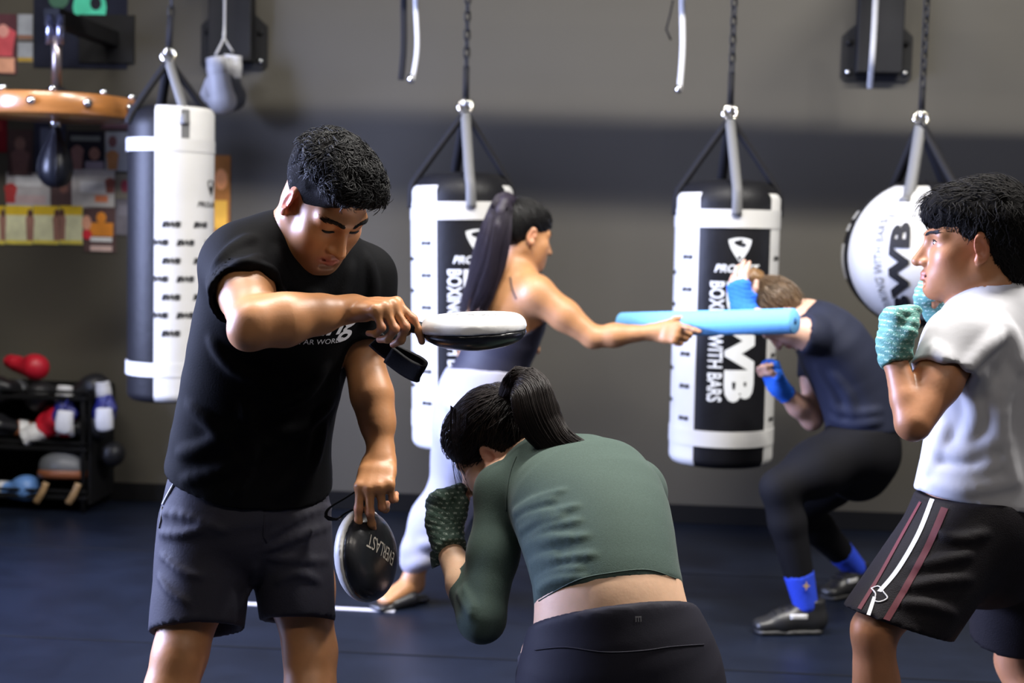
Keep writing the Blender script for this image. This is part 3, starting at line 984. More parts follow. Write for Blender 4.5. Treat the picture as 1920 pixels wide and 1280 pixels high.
def skin(name, rough=0.42): return mat(name, (0.5, 0.3, 0.2), rough, attr='col', noise=0.06, nscale=40, bump=0.05, bscale=180, sss=0.12, spec=0.5)

M_SKIN = skin('skin', 0.45)
M_SKIN2 = skin('skin_matte', 0.5)
M_HAIRK = mat('black_hair', (0.0045, 0.0042, 0.0045), 0.5, spec=0.22)
M_SCALP = mat('cropped_black_hair', (0.006, 0.0055, 0.0055), 0.9, spec=0.08, noise=.3, nscale=300, bump=.6, bscale=500)
M_HAIRB = mat('dark_brown_hair', (0.012, 0.008, 0.0068), 0.42, spec=0.35)
M_HAIRP = mat('dark_plum_hair', (0.020, 0.015, 0.026), 0.5, spec=0.3)
M_HAIRL = mat('light_brown_hair', (0.12, 0.075, 0.042), 0.45, spec=0.4)
M_SHOE = mat('black_shoe', (0.012, 0.012, 0.013), 0.4)
M_SOLE = mat('shoe_sole', (0.03, 0.03, 0.03), 0.6)

def shoe(name, heel, toe, parent, mat_=None, s=1.0, h=0.007, collar=None, logo=None):
    """low boxing shoe from heel to toe (points on the floor)"""
    heel = np.array(heel, float); toe = np.array(toe, float); heel[2] = toe[2] = 0
    y = nrm(toe - heel); L = np.linalg.norm(toe - heel); R = frame(y, (0, 0, 1)); x = R[:, 0]
    S = Sdf(); z = np.array((0, 0, 1.0))
    S.erc(heel + y * .035 + z * .045, heel + y * L * .55 + z * .040, .036 * s, .042 * s, .042 * s, .036 * s, x, .02)
    S.erc(heel + y * L * .55 + z * .038, toe - y * .045 + z * .028, .042 * s, .036 * s, .040 * s, .024 * s, x, .02)
    S.erc(heel + y * .045 + z * .05, heel + y * .055 + z * .115, .036 * s, .044 * s, .038 * s, .046 * s, x, .02, cuts=[(heel + z * .118, z)])
    S.erc(heel + y * .09 + z * .075, heel + y * L * .6 + z * .05, .028, .03, .03, .02, x, .03)
    S.plane((0, 0, 0.012), (0, 0, -1))
    o = sdf_object(name, S, h, mat_ or M_SHOE, parent)
    So = Sdf()
    So.erc(heel + y * .035 + z * .012, heel + y * L * .5 + z * .012, .038 * s, .020, .042 * s, .020, x, .01)
    So.erc(heel + y * L * .5 + z * .012, toe - y * .045 + z * .012, .042 * s, .020, .042 * s, .018, x, .01)
    So.plane((0, 0, 0.0005), (0, 0, -1), .001); So.plane((0, 0, 0.018), (0, 0, 1), .001)
    sdf_object('sole', So, h, M_SOLE, o)
    lc = []
    for i in range(4):
        t = .40 + i * .09; c = heel + y * L * t
        pts = [S.hit(c + x * a + z * .3, -z, 0.0, .6) for a in np.linspace(-.022, .022, 5)]
        lc.append(tube_data([p + z * .001 for p in pts if p is not None], .003, 5))
    lo = link('laces', mesh_from(*join_data(lc)), M_WEB, o); lo['kind'] = 'stuff'
    return o, S

def strip(name, S, pa, pb, n, mat_, parent, lift=.0012):
    """ribbon lying on S between two lines of places in view"""
    e = np.array((0, 0, CAM_H)); A = spline(pa, n); B = spline(pb, n)
    rows = np.array([P(q[0], q[1], 1.0) - e for q in np.concatenate([A, (A + B) / 2, B])])
    X = S.hits(e, rows); ok = ~np.isnan(X[:, 0]); N_ = np.zeros_like(X); N_[ok] = S.normals(X[ok]); X = np.where(ok[:, None], X + N_ * lift, 0)
    fs = []
    for c in (0, 1):
        for i in range(n - 1):
            q = (c * n + i, c * n + i + 1, (c + 1) * n + i + 1, (c + 1) * n + i)
            if all(ok[j] for j in q) and max(np.linalg.norm(X[q[a]] - X[q[a - 1]]) for a in range(4)) < .08: fs.append(q)
    return link(name, mesh_from(X, fs), mat_, parent)

def seam(name, S, pix, r, mat_, parent, n=20, lift=.0005):
    e = np.array((0, 0, CAM_H)); X = S.hits(e, np.array([P(q[0], q[1], 1.0) - e for q in spline(pix, n)]))
    X = X[~np.isnan(X[:, 0])]
    if len(X) < 2: return None
    return tube(name, X + S.normals(X) * lift, r, mat_, parent, 5)

def comb(Hs, X, root, K, lift=.002, mid=None):
    """lines over the hair surface from X to root"""
    t = np.linspace(0, 1, K)[None, :, None]
    pl = X[:, None] * (1 - t) + np.asarray(root)[None, None] * t if np.ndim(root) == 1 else X[:, None] * (1 - t) + root[:, None] * t
    flat = pl.reshape(-1, 3)
    for _ in range(6):
        d = Hs(flat); flat = flat - Hs.normals(flat, .004) * (d - lift)[:, None]
    return flat.reshape(pl.shape)

def bundle(guide, width, n, K, g, spread=1.0, up=(0, -1, 0), flat=.6, end=.2, wave=0.0):
    """strands along a guide line; width: half widths along it"""
    G = spline(guide, K); Wd = np.interp(np.linspace(0, 1, K), np.linspace(0, 1, len(width)), width)
    T = np.gradient(G, axis=0); T /= np.linalg.norm(T, axis=1, keepdims=True)
    A = np.cross(T, np.array(up, float)); A /= np.linalg.norm(A, axis=1, keepdims=True); B = np.cross(T, A)
    th = g.uniform(0, 2 * math.pi, n); r = np.sqrt(g.uniform(.35, 1, n))
    a = r * np.cos(th); b = r * np.sin(th) * flat
    cut = g.uniform(1 - end, 1.0, n)
    out = []
    for i in range(n):
        u = np.linspace(0, cut[i], K); x = np.arange(K) / (K - 1)
        C = np.stack([np.interp(u, x, G[:, j]) for j in range(3)], 1)
        Aa = np.stack([np.interp(u, x, A[:, j]) for j in range(3)], 1); Bb = np.stack([np.interp(u, x, B[:, j]) for j in range(3)], 1)
        w = np.interp(u, x, Wd)[:, None]; wv = wave * np.sin(u * 14 + th[i] * 3)[:, None]
        out.append(C + Aa * (w * a[i] + wv) + Bb * (w * b[i] + wv * .5))
    return np.array(out)

def plane3(a, b, c, keep_below=False):
    """point and normal of the plane through three places; the normal points down unless keep_below"""
    n = nrm(np.cross(b - a, c - a)); n = n if n[2] < 0 else -n
    return a, (-n if keep_below else n)

FIST = [(80, 95, 55), (82, 98, 55), (84, 98, 55), (86, 96, 55)]
FTHUMB = [(.042, .042, -.020), (.038, .068, -.036), (.014, .078, -.046)]
def eyes_for(S, L, R, s, body, hair_m, look=(0, 0), gap=.55, which=(1, -1)):
    """open eyes: white, iris, upper lash line and brow hairs"""
    f = R[:, 1]
    for x in which:
        e = Sdf(); e.ell(L(x * .031, .0764, .004), np.array((.0145, .0122, .0056)) * s, R, .001)
        eo = sdf_object('eye', e, .0022, M_EYE, body)
        i_ = Sdf(); i_.ell(L(x * .031 + look[0], .0836, .004 + look[1]), np.array((.0055, .0056, .0054)) * s, R, .001)
        sdf_object('iris', i_, .0018, M_IRIS, eo)
        pts = [L(x * .031 + t * .0155, .0878 - .006 * t * t, .0100 - .004 * t * t) for t in np.linspace(-1, 1, 7)]
        tube('eyelashes', pts, [.0008, .0014, .0018, .0018, .0018, .0014, .0008], hair_m, body, 5)
        g = np.random.default_rng(5); t = g.uniform(0, 1, 160); z = .0215 + .006 * np.sin(t * 2.4) + g.normal(size=160) * .0016
        p0 = np.array([L(x * (.010 + .040 * a), .2, b) for a, b in zip(t, z)]); p1 = np.array([L(x * (.010 + .040 * a + .009), .2, b + .0012) for a, b in zip(t, z)])
        a = S.hits(p0, -f, 0, .3); b_ = S.hits(p1, -f, 0, .3); m = ~np.isnan(a[:, 0]) & ~np.isnan(b_[:, 0])
        br = np.stack([a[m], (a[m] + b_[m]) / 2 + f * .0016, b_[m] + f * .0008], 1)
        strands('eyebrow', br, .0007, .0003, hair_m, body)['kind'] = 'stuff'
M_EYE = mat('eye_white', (.62, .60, .58), .2)
M_IRIS = mat('iris', (.02, .012, .008), .15)
# ------------------------------------------------------------------ the coach: black t-shirt, grey shorts, two focus paddles
M_TEE = mat('black_jersey', (0.0024, 0.0025, 0.0032), 0.8, bump=0.12, bscale=260, spec=0.08)
M_SHORT = mat('charcoal_woven', (0.027, 0.026, 0.036), 0.7, bump=0.12, bscale=220, spec=0.15)
M_TEEPRINT = mat('tee_print', (0.62, 0.62, 0.66), 0.6)

def coach():
    S = Sdf()
    yaw = math.radians(42); pit = math.radians(44)
    fh = np.array((math.sin(yaw), -math.cos(yaw), 0)); f = fh * math.cos(pit) - np.array((0, 0, math.sin(pit)))
    u = fh * math.sin(pit) + np.array((0, 0, math.cos(pit)))
    R = np.stack([np.cross(f, u), f, u], 1)
    hc = P(608, 375, 2.70)
    side = nrm((.87, .49, 0))
    # torso
    rings = [(P(463, 965, 2.91), .152, .105, side), (P(466, 880, 2.90), .148, .105, side), (P(476, 800, 2.88), .142, .102, side),
             (P(498, 690, 2.85), .145, .105, side), (P(522, 600, 2.82), .150, .110, side), (P(548, 525, 2.80), .150, .100, side), (P(562, 480, 2.79), .105, .075, side)]
    S.loft(rings, 12, .03)
    nb = P(566, 468, 2.785); rs = P(448, 492, 2.735); ls = P(683, 520, 2.885)
    S.rc(nb, rs, .055, .052, .05); S.rc(nb, ls, .055, .050, .05)
    L = add_head(S, hc, R, 0.935, ears=(1, 1))
    S.rc(L(0, -.035, -.045), nb, .054, .060, .03)
    S.rc(L(0, .01, -.07), P(585, 490, 2.76), .035, .045, .03)
    # right arm
    re = P(474, 610, 2.50); rw = P(661, 578, 2.605)
    S.ell(rs, (.058, .058, .062), None, .03)
    limb(S, [rs, rs * .5 + re * .5, re], [.054, .050, .040], .02)
    S.rc(rs * .62 + re * .38 + np.array((.012, 0, .012)), rs * .25 + re * .75 + np.array((.012, 0, .012)), .034, .030, .02)   # biceps
    m1 = re * .7 + rw * .3
    limb(S, [re, m1, re * .35 + rw * .65, rw], [.038, .045, .034, .0245], .02)
    S.rc(re + np.array((.01, .0, .012)), re * .55 + rw * .45 + np.array((0, 0, .012)), .030, .028, .02)      # brachioradialis
    S.ell(re + np.array((-.012, -.004, -.016)), (.026, .024, .024), None, .02)
    curl = [(46, 24, 14), (62, 60, 35), (66, 70, 40), (70, 74, 40)]
    HL, HJ, HR = add_hand(S, rw, nrm((.82, -.52, .06)), nrm((.15, -.32, .93)), False, curl, [(.040, .045, -.028), (.040, .075, -.046), (.030, .098, -.054)], .95)
    for i in range(4):   # knuckles and tendons
        S.ell(HJ[i][0] + HR[:, 2] * .004, .0085, None, .006)
        S.rc(HL((0.2 * FING[i][0], .01, .014)), HJ[i][0] + HR[:, 2] * .006, .003, .0035, .008)
    # left arm
    le = P(688, 700, 2.845); lw = P(714, 852, 2.775)
    S.ell(ls, (.052, .052, .06), None, .03)
    limb(S, [ls, P(681, 645, 2.86), le], [.048, .034, .0335], .02)
    limb(S, [le, P(698, 742, 2.825), P(708, 792, 2.805), lw], [.0335, .0375, .0300, .0225], .03)
    curl2 = [(42, 16, 8), (46, 30, 20), (60, 60, 40), (62, 66, 40)]
    H2, J2, R2 = add_hand(S, lw, nrm((-.06, -.74, -.66)), nrm((-.10, -.68, .74)), True, curl2, [(.034, .046, -.022), (.038, .070, -.050), (.036, .086, -.074)], .96, (4, -1, -5, -10), wr=.024)
    for i in range(4): S.ell(J2[i][0] + R2[:, 2] * .003, .008, None, .006)
    # legs
    hr, hl = P(395, 985, 2.89), P(545, 985, 2.93)
    kr, kl = P(338, 1225, 2.80), P(582, 1222, 2.87); ar, al = floor_at(232, 1700), floor_at(578, 1710)
    ar = ar + np.array((0, 0, .085)); al = al + np.array((0, 0, .085))
    for h_, k_, a_ in ((hr, kr, ar), (hl, kl, al)):
        limb(S, [h_, h_ * .5 + k_ * .5, k_], [.086, .066, .052], .03)
        S.ell(k_ + np.array((.006, -.030, .004)), (.030, .024, .036), None, .02)
        limb(S, [k_, k_ * .65 + a_ * .35, k_ * .3 + a_ * .7, a_], [.053, .055, .042, .034], .02)
        S.ell(k_ * .68 + a_ * .32 + np.array((0, .025, 0)), (.04, .04, .08), None, .03)
        S.erc(a_ - np.array((0, -.02, .045)), a_ + np.array((.03, -.13, -.055)), .024, .026, .024, .014, (1, 0, 0), .03)
    base = (0.42, 0.190, 0.078)
    spots = [(L(0, .094, -.069), np.array((.026, .022, .0125)), R, (.46, .075, .07), .95),
             (L(.082, -.004, -.006), np.array((.016, .026, .036)), R, (.55, .13, .08), .75), (L(-.082, -.004, -.006), np.array((.016, .026, .036)), R, (.55, .13, .08), .6),
             (L(0, .075, -.095), np.array((.058, .05, .045)), R, (.20, .11, .075), .45)]
    for J in (HJ, J2):
        for q in J: spots += [(q[-1], np.array((.013,) * 3), None, (.50, .22, .14), .6), (q[1], np.array((.012,) * 3), None, (.50, .20, .13), .55)]
    hl_, hh = hc - .17, hc + .17
    allj = np.array([p for q in HJ for p in q] + [rw, re + np.array((-.03, -.02, -.02)), rs * .6 + re * .4]); allj2 = np.array([p for q in J2 for p in q] + [lw, le, P(681, 620, 2.86)])
    fine = [(hl_, hh, .0030), (allj.min(0) - .035, allj.max(0) + .035, .0032), (allj2.min(0) - .035, allj2.max(0) + .035, .0032)]
    body = sdf_object('person', S, .0065, M_SKIN, None, fine, blend_colour(base, spots))
    # eyes and brows
    for x in (1, -1):
        pts = []
        for t in np.linspace(-1, 1, 7):
            q = L(x * .031 + t * .0135, .20, -.0025 - .003 * (1 - t * t)); h = S.hit(q, -f, 0, .3)
            if h is not None: pts.append(h + f * .0004)
        tube('eyelashes', pts, [.0012, .0022, .0027, .0028, .0027, .0022, .0012], M_HAIRK, body, 5)
        g = np.random.default_rng(5); t = g.uniform(0, 1, 220); z = .0235 + .0035 * np.sin(t * 2.4) - .003 * t + g.normal(size=220) * .0019
        p0 = np.array([L(x * (.010 + .040 * a), .2, b) for a, b in zip(t, z)]); p1 = np.array([L(x * (.010 + .040 * a + .009), .2, b + .0012) for a, b in zip(t, z)])
        a = S.hits(p0, -f, 0, .3); b_ = S.hits(p1, -f, 0, .3); m = ~np.isnan(a[:, 0]) & ~np.isnan(b_[:, 0])
        br = np.stack([a[m], (a[m] + b_[m]) / 2 + f * .0016, b_[m] + f * .0008], 1)
        strands('eyebrow', np.array(br), .0007, .0003, M_HAIRK, body)['kind'] = 'stuff'
    # hair: thick short curls, faded sides
    H = Sdf()
    H.ell(L(0, -.016, .046), np.array((.080, .100, .088)) * .95, R, .02)
    H.ell(L(0, .030, .090), np.array((.066, .074, .050)) * .95, R, .03)
    H.ell(L(0, .062, .082), np.array((.058, .044, .036)) * .95, R, .03)
    H.plane(L(0, .082, .058), R @ np.array((0, .80, -.62)), .01)
    H.ell(L(0, .115, -.012), np.array((.085, .075, .062)) * .95, R, .012, -1)
    H.plane(L(0, -.06, -.045), R @ np.array((0, .15, -1)), .01)
    for x in (1, -1): H.ell(L(x * .09, .002, -.012), np.array((.04, .022, .034)), R, .01, -1)
    def hd(X):
        z = ((X - hc) @ R)[:, 2]; w = np.clip((z - .035) / .03, .12, 1)
        return w * (.0050 * hash_noise(X, 150) + .002 * hash_noise(X, 420, 3))
    H.disp = hd
    hair = sdf_object('hair', H, .0035, M_SCALP, body)
    H.disp = None
    keep = lambda q: (q[:, 2] > .035) | (q[:, 1] < -.02)
    X, G, loc = scalp_points(H, 6200, hc + R @ np.array((0, 0, .03)), R, keep, 4)
    g = np.random.default_rng(8); n = len(X); K = 9; tt = np.linspace(0, 1, K)[None]
    e1 = f - G * (G @ f)[:, None]; e1 /= np.linalg.norm(e1, axis=1, keepdims=True) + 1e-6; e2 = np.cross(G, e1)
    an = 2.6 * hash_noise(X, 75, 1.3) + .5 * g.normal(size=n)                    # neighbouring hairs lie together in locks
    tang = e1 * np.cos(an)[:, None] + e2 * np.sin(an)[:, None]; bi = np.cross(G, tang)
    topm = loc[:, 2] > .045
    length = np.where(topm, g.uniform(.016, .034, n), g.uniform(.003, .007, n)); ph = 4 * hash_noise(X, 90, 5.1)
    amp = np.where(topm, .0042, .0006)
    pol = X[:, None] - G[:, None] * .002 + G[:, None] * (length[:, None] * (.85 * tt - .62 * tt ** 2))[..., None] \
        + tang[:, None] * (length[:, None] * tt * .8)[..., None] + bi[:, None] * (amp[:, None] * np.sin(tt * 4.5 + ph[:, None]))[..., None]
    st = strands('curls', pol, np.where(topm, .0011, .0006), .0004, M_HAIRK, hair); st['kind'] = 'stuff'
    # ---------------- t-shirt
    T = Sdf()
    tr = [(P(470, 1000, 2.905), .170, .130, side), (P(469, 905, 2.90), .168, .126, side), (P(470, 838, 2.89), .160, .120, side), (P(490, 740, 2.865), .153, .118, side),
          (P(514, 640, 2.83), .150, .120, side), (P(535, 565, 2.81), .155, .118, side), (P(552, 515, 2.80), .150, .102, side), (P(562, 478, 2.79), .108, .080, side)]
    T.loft(tr, 14, .02)
    T.loft(rings, 12, .02, grow=.013)
    T.rc(nb + np.array((0, 0, -.012)), rs, .060, .062, .05); T.rc(nb + np.array((0, 0, -.012)), ls, .060, .060, .05)
    a_r = nrm(re - rs); cr = rs * .44 + re * .56
    T.rc(rs, cr + a_r * .05, .064, .070, .035, cuts=[(cr, a_r)])
    a_l = nrm(P(692, 650, 2.86) - ls); cl = P(686, 641, 2.86)
    T.rc(ls, cl + a_l * .05, .062, .064, .03, cuts=[(cl, a_l + np.array((-.12, 0, 0)))])
    T.rc(cr - a_r * .02, cr + a_r * .2, .060, .066, .003, -1)
    T.rc(cl - a_l * .02, cl + a_l * .2, .054, .06, .003, -1)
    # hem and neck opening
    h1, h2, h3 = P(318, 872, 2.87), P(622, 905, 2.97), P(468, 955, 2.775)
    T.plane(h1, -np.abs(1) * np.cross(h2 - h1, h3 - h1) * np.sign(np.cross(h2 - h1, h3 - h1)[2]), .004)
    T.rc(L(0, -.04, -.04), nb * .5 + P(590, 505, 2.75) * .5 + np.array((.0, -.01, .0)), .058, .060, .004, -1)
    # creases
    T.folds((([(352, 760), (400, 800), (430, 850)], .008), ([(335, 850), (380, 840), (440, 800)], .008), ([(345, 900), (420, 880), (520, 820)], .007),
                  ([(560, 900), (590, 860), (608, 800)], .008), ([(520, 930), (560, 880), (575, 800)], .007), ([(440, 930), (470, 860), (460, 760)], .006),
                  ([(610, 690), (570, 740), (510, 770)], .007), ([(620, 760), (570, 800), (520, 810)], .006), ([(395, 640), (440, 690), (520, 720)], .007),
                  ([(400, 500), (430, 470), (470, 445)], .006), ([(398, 540), (440, 505), (490, 480)], .007), ([(420, 540), (460, 520), (510, 515)], .005),
                  ([(520, 470), (540, 530), (600, 560)], .006), ([(500, 500), (530, 560), (590, 600)], .005), ([(690, 480), (700, 540), (690, 600)], .006), ([(660, 500), (640, 560), (620, 600)], .006)))
    T.disp = lambda X: .0012 * hash_noise(X, 38)
    tee = sdf_object('tshirt', T, .0055, M_TEE, body)
    # collar band
    cpts = []
    for t in np.linspace(0, 2 * math.pi, 40):
        cc = nb * .72 + P(588, 500, 2.75) * .28
        q = cc + (.060 * math.cos(t)) * side + .056 * math.sin(t) * nrm((.42, -.80, .10)) + np.array((0, 0, .010 - .022 * math.sin(t)))
        cpts.append(q)
    link('collar', mesh_from(*tube_data(cpts, .0065, 6, False)), M_TEE, tee)
    # chest lettering
    cp = T.at(585, 628); n_ = T.normal(cp)
    ux = nrm(np.cross((0, 0, 1), -n_) * -1); ux = nrm(np.array((n_[1], -n_[0], 0)) * (1 if n_[1] * 1 < 0 else 1)); 
    if ux[0] < 0: ux = -ux
    ux = nrm(ux + np.array((0, 0, -.03))); uy = nrm(np.cross(n_, ux)); uy = uy if uy[2] > 0 else -uy
    v, fc, ext = text_data('Boxing', 1.0, .42, .92, .012)
    v = v * np.array((.215 / ext[0], .072 / ext[1]))
    drape('shirt_lettering', tee, v, fc, P(592, 612, cp[1]), ux, uy, -n_, M_TEEPRINT, tee)
    v, fc, ext = text_data('GYM & SPAR WORLD', 1.0, 0, 1, .0); v = v * np.array((.165 / ext[0], .0105 / ext[1]))
    drape('shirt_slogan', tee, v, fc, P(577, 641, cp[1]), ux, uy, -n_, M_TEEPRINT, tee)
    # ---------------- shorts
    B = Sdf()
    B.loft([(P(463, 890, 2.905), .155, .115, side), (P(463, 950, 2.91), .163, .122, side), (P(466, 985, 2.90), .158, .116, side), (P(470, 1010, 2.90), .110, .060, side)], 6, .03)
    hemr, heml = P(372, 1182, 2.83), P(560, 1162, 2.88)
    dr, dl = nrm(hemr - hr + np.array((-.01, 0, 0))), nrm(heml - hl)
    B.erc(P(388, 985, 2.885), hemr + dr * .06, .100, .108, .093, .100, side, .014, cuts=[(hemr, dr + np.array((.18, -.18, .0)))])
    B.erc(P(540, 985, 2.92), heml + dl * .06, .088, .104, .070, .094, side, .014, cuts=[(heml, dl + np.array((-.12, -.12, 0)))])
    B.rc(hemr, hemr + dr * .2, .082, .082, .003, -1); B.rc(heml, heml + dl * .2, .060, .060, .003, -1)
    B.plane(P(463, 880, 2.9), (0, 0, 1))
    B.folds((([(300, 1000), (345, 1000), (390, 985)], .005), ([(300, 1040), (340, 1070), (380, 1080)], .004), ([(620, 985), (560, 1005), (500, 1030)], .006),
                  ([(615, 1050), (560, 1050), (505, 1045)], .005), ([(600, 1090), (560, 1075), (520, 1090)], .005), ([(300, 960), (360, 970), (420, 995)], .004),
                  ([(620, 950), (570, 965), (510, 1000)], .004), ([(480, 1060), (470, 1100), (450, 1140)], .004), ([(296, 1080), (320, 1110), (350, 1130)], .003)), k=.012, sink=.5)
    B.disp = lambda X: .0012 * hash_noise(X, 45, 2)
    sh = sdf_object('shorts', B, .006, M_SHORT, body)
    pts = [B.at(x, y) for x, y in ((331, 899), (318, 922), (306, 945))]
    pts = [p + B.normal(p) * .001 for p in pts if p is not None]
    if len(pts) > 1: tube('white_piping', pts, .0028, M_TEEPRINT, sh, 6)
    pts = [B.at(x, y) for x, y in ((305, 950), (302, 975), (299, 990))]
    pts = [p + B.normal(p) * .001 for p in pts if p is not None]
    if len(pts) > 1: tube('grey_piping', pts, .0016, M_GREYWEB, sh, 6)
    pts = [B.at(x, y) for x, y in ((496, 965), (495, 985), (494, 1005), (500, 1018))]
    pts = [p + B.normal(p) * .0004 for p in pts if p is not None]
    tube('front_seam', pts, .0016, M_SHORT, sh, 5)
    shoe('shoe', ar + np.array((.0, .075, 0)), ar + np.array((.05, -.20, 0)), body)
    shoe('shoe', al + np.array((-.01, .075, 0)), al + np.array((.06, -.20, 0)), body)
    tag(body, 'coach in a black t-shirt and dark shorts, looking down and holding two paddles', 'person')

    # ---------------- focus paddles, one in each hand
    def paddle(c, axis, nface, label, hdl_from, face_m, shell_m, text=None, sizes=(.102, .108), face_t=.040, shell_t=.026):
        """axis: from the grip to the tip; nface: out of the padded striking face"""
        Rp = frame(axis, nface); root = empty('focus_paddle', V(c)); c = np.array(c)
        F = Sdf()
        F.ell(c, (sizes[0] * .975, sizes[1] * .975, face_t), Rp, .004); F.ell(c + Rp[:, 1] * .008, (sizes[0] * .94, sizes[1] * .88, face_t * .98), Rp, .02)
        F.plane(c - Rp[:, 2] * .001, -Rp[:, 2], .004)
        fo = sdf_object('striking_face', F, .004, face_m, root)
        Q = Sdf(); Q.box(c - Rp[:, 2] * 0, (.05, .05, .01), Rp, .005, .01)
        Q = Sdf(); Q.erc(c - Rp[:, 1] * .004, c + Rp[:, 1] * .006, sizes[0] * 1.005, shell_t, sizes[0] * 1.005, shell_t, Rp[:, 0], .01)
        Q = Sdf()
        def fn(X):
            q = (X - c) @ Rp; e = np.sqrt((q[:, 0] / sizes[0]) ** 2 + (q[:, 1] / sizes[1]) ** 2)
            rr = (e - .78) * min(sizes); zz = np.abs(q[:, 2] + .004) - (shell_t - .022)
            return np.sqrt(np.maximum(rr, 0) ** 2 + np.maximum(zz, 0) ** 2) + np.minimum(np.maximum(rr, zz), 0) - .0225
        Q.add(fn, c, max(sizes) + .03, 0); Q.plane(c - Rp[:, 2] * .0005, Rp[:, 2], .003)
        so = sdf_object('back_shell', Q, .004, shell_m, root)
        h0 = np.array(hdl_from); h1 = c - Rp[:, 1] * (sizes[1] - .02) - Rp[:, 2] * .004
        tube('handle', [h0, h0 * .5 + h1 * .5, h1], [.0125, .0145, .0145], M_LEATHER, root, 12, (1, .8), Rp[:, 0])
        tag(root, label, 'paddle', 'focus paddles')
        return root, Rp, fo, so
    M_FACEK = mat('black_pad_leather', (0.010, 0.0105, 0.013), 0.28, noise=.15, bump=.12, bscale=60, coat=.15)
    M_SHELLW = mat('white_pad_vinyl', (0.82, 0.82, 0.82), 0.25, noise=.03, coat=.3)
    M_SHELLG = mat('grey_pad_edge', (0.55, 0.55, 0.55), 0.4)
    # upper paddle: white back up, black face down
    c1 = P(888, 620, 2.60)
    grip = HL((.004, .088, -.030))
    ax = nrm((1, .04, .065)); nf = nrm((.05, .03, -1))
    r1, R1, f1, s1 = paddle(c1, ax, nf, 'white-backed focus paddle held flat above the green-topped woman', grip, M_FACEK, M_SHELLW, sizes=(.094, .096), face_t=.031, shell_t=.025)
    v, fc, ext = text_data('EVERLAST', 1, 0, 1, .01); v = v * np.array((.10 / ext[0], .020 / ext[1]))
    drape('pad_lettering', s1, v, fc, c1 + np.array((0, 0, .05)), nrm((.85, -.5, .03)), nrm((.5, .85, 0)), (0, 0, -1), mat('faint_pad_print', (.33, .33, .34), .4), r1, .0008)
    # strap of the upper paddle dangling behind the coach's hand
    sp = [P(x, y, d) for x, y, d in ((704, 636, 2.64), (730, 658, 2.65), (758, 672, 2.65), (783, 684, 2.645), (793, 694, 2.635), (786, 700, 2.625), (760, 688, 2.635), (728, 664, 2.645))]
    vv, ff = tube_data(spline(sp, 30), .0185, 8, True, (1, .10), nrm((.50, -.25, .83)))
    link('wrist_strap', mesh_from(vv, ff), M_WEB, r1)
    # lower paddle
    c2 = P(690, 1040, 2.745)
    n2 = nrm((.88, -.47, .12)); ax2 = nrm((.19, -.02, -1))
    r2, R2p, f2, s2 = paddle(c2, ax2, n2, 'black focus paddle with printed lettering hanging from the coach\'s lowered hand', J2[0][1] * .5 + J2[4][2] * .5 + np.array((0, .02, .0)), M_FACEK, M_SHELLG, sizes=(.084, .088), face_t=.032, shell_t=.024)
    v, fc, ext = text_data('EVERLAST', 1, 0, 1, .0); v = v * np.array((.088 / ext[0], .028 / ext[1]))
    vx = nrm(R2p[:, 0] * (-1)); vx = nrm(np.array((-.66, -.5, .52)))
    vx = nrm(vx - n2 * vx.dot(n2)); vy = nrm(np.cross(n2, vx))
    drape('pad_lettering', f2, v, fc, c2 + n2 * .06 + P(689, 1030, 2.7) - P(690, 1040, 2.7), vx, vy, -n2, mat('silver_pad_print', (.34, .31, .27), .4), r2, .0008)
    sp = [P(x, y, d) for x, y, d in ((676, 915, 2.80), (650, 932, 2.81), (618, 952, 2.82), (612, 968, 2.82), (632, 972, 2.81), (648, 962, 2.80), (668, 952, 2.79))]
    vv, ff = tube_data(spline(sp, 26), .016, 8, True, (1, .12), nrm((.3, -.8, .3)))
    link('wrist_strap', mesh_from(vv, ff), M_WEB, r2)
    e_ = P(634, 970, 2.80); tube('strap_ring', [e_, e_ + np.array((.004, 0, -.004))], .004, M_CHROME, r2, 8)
coach()
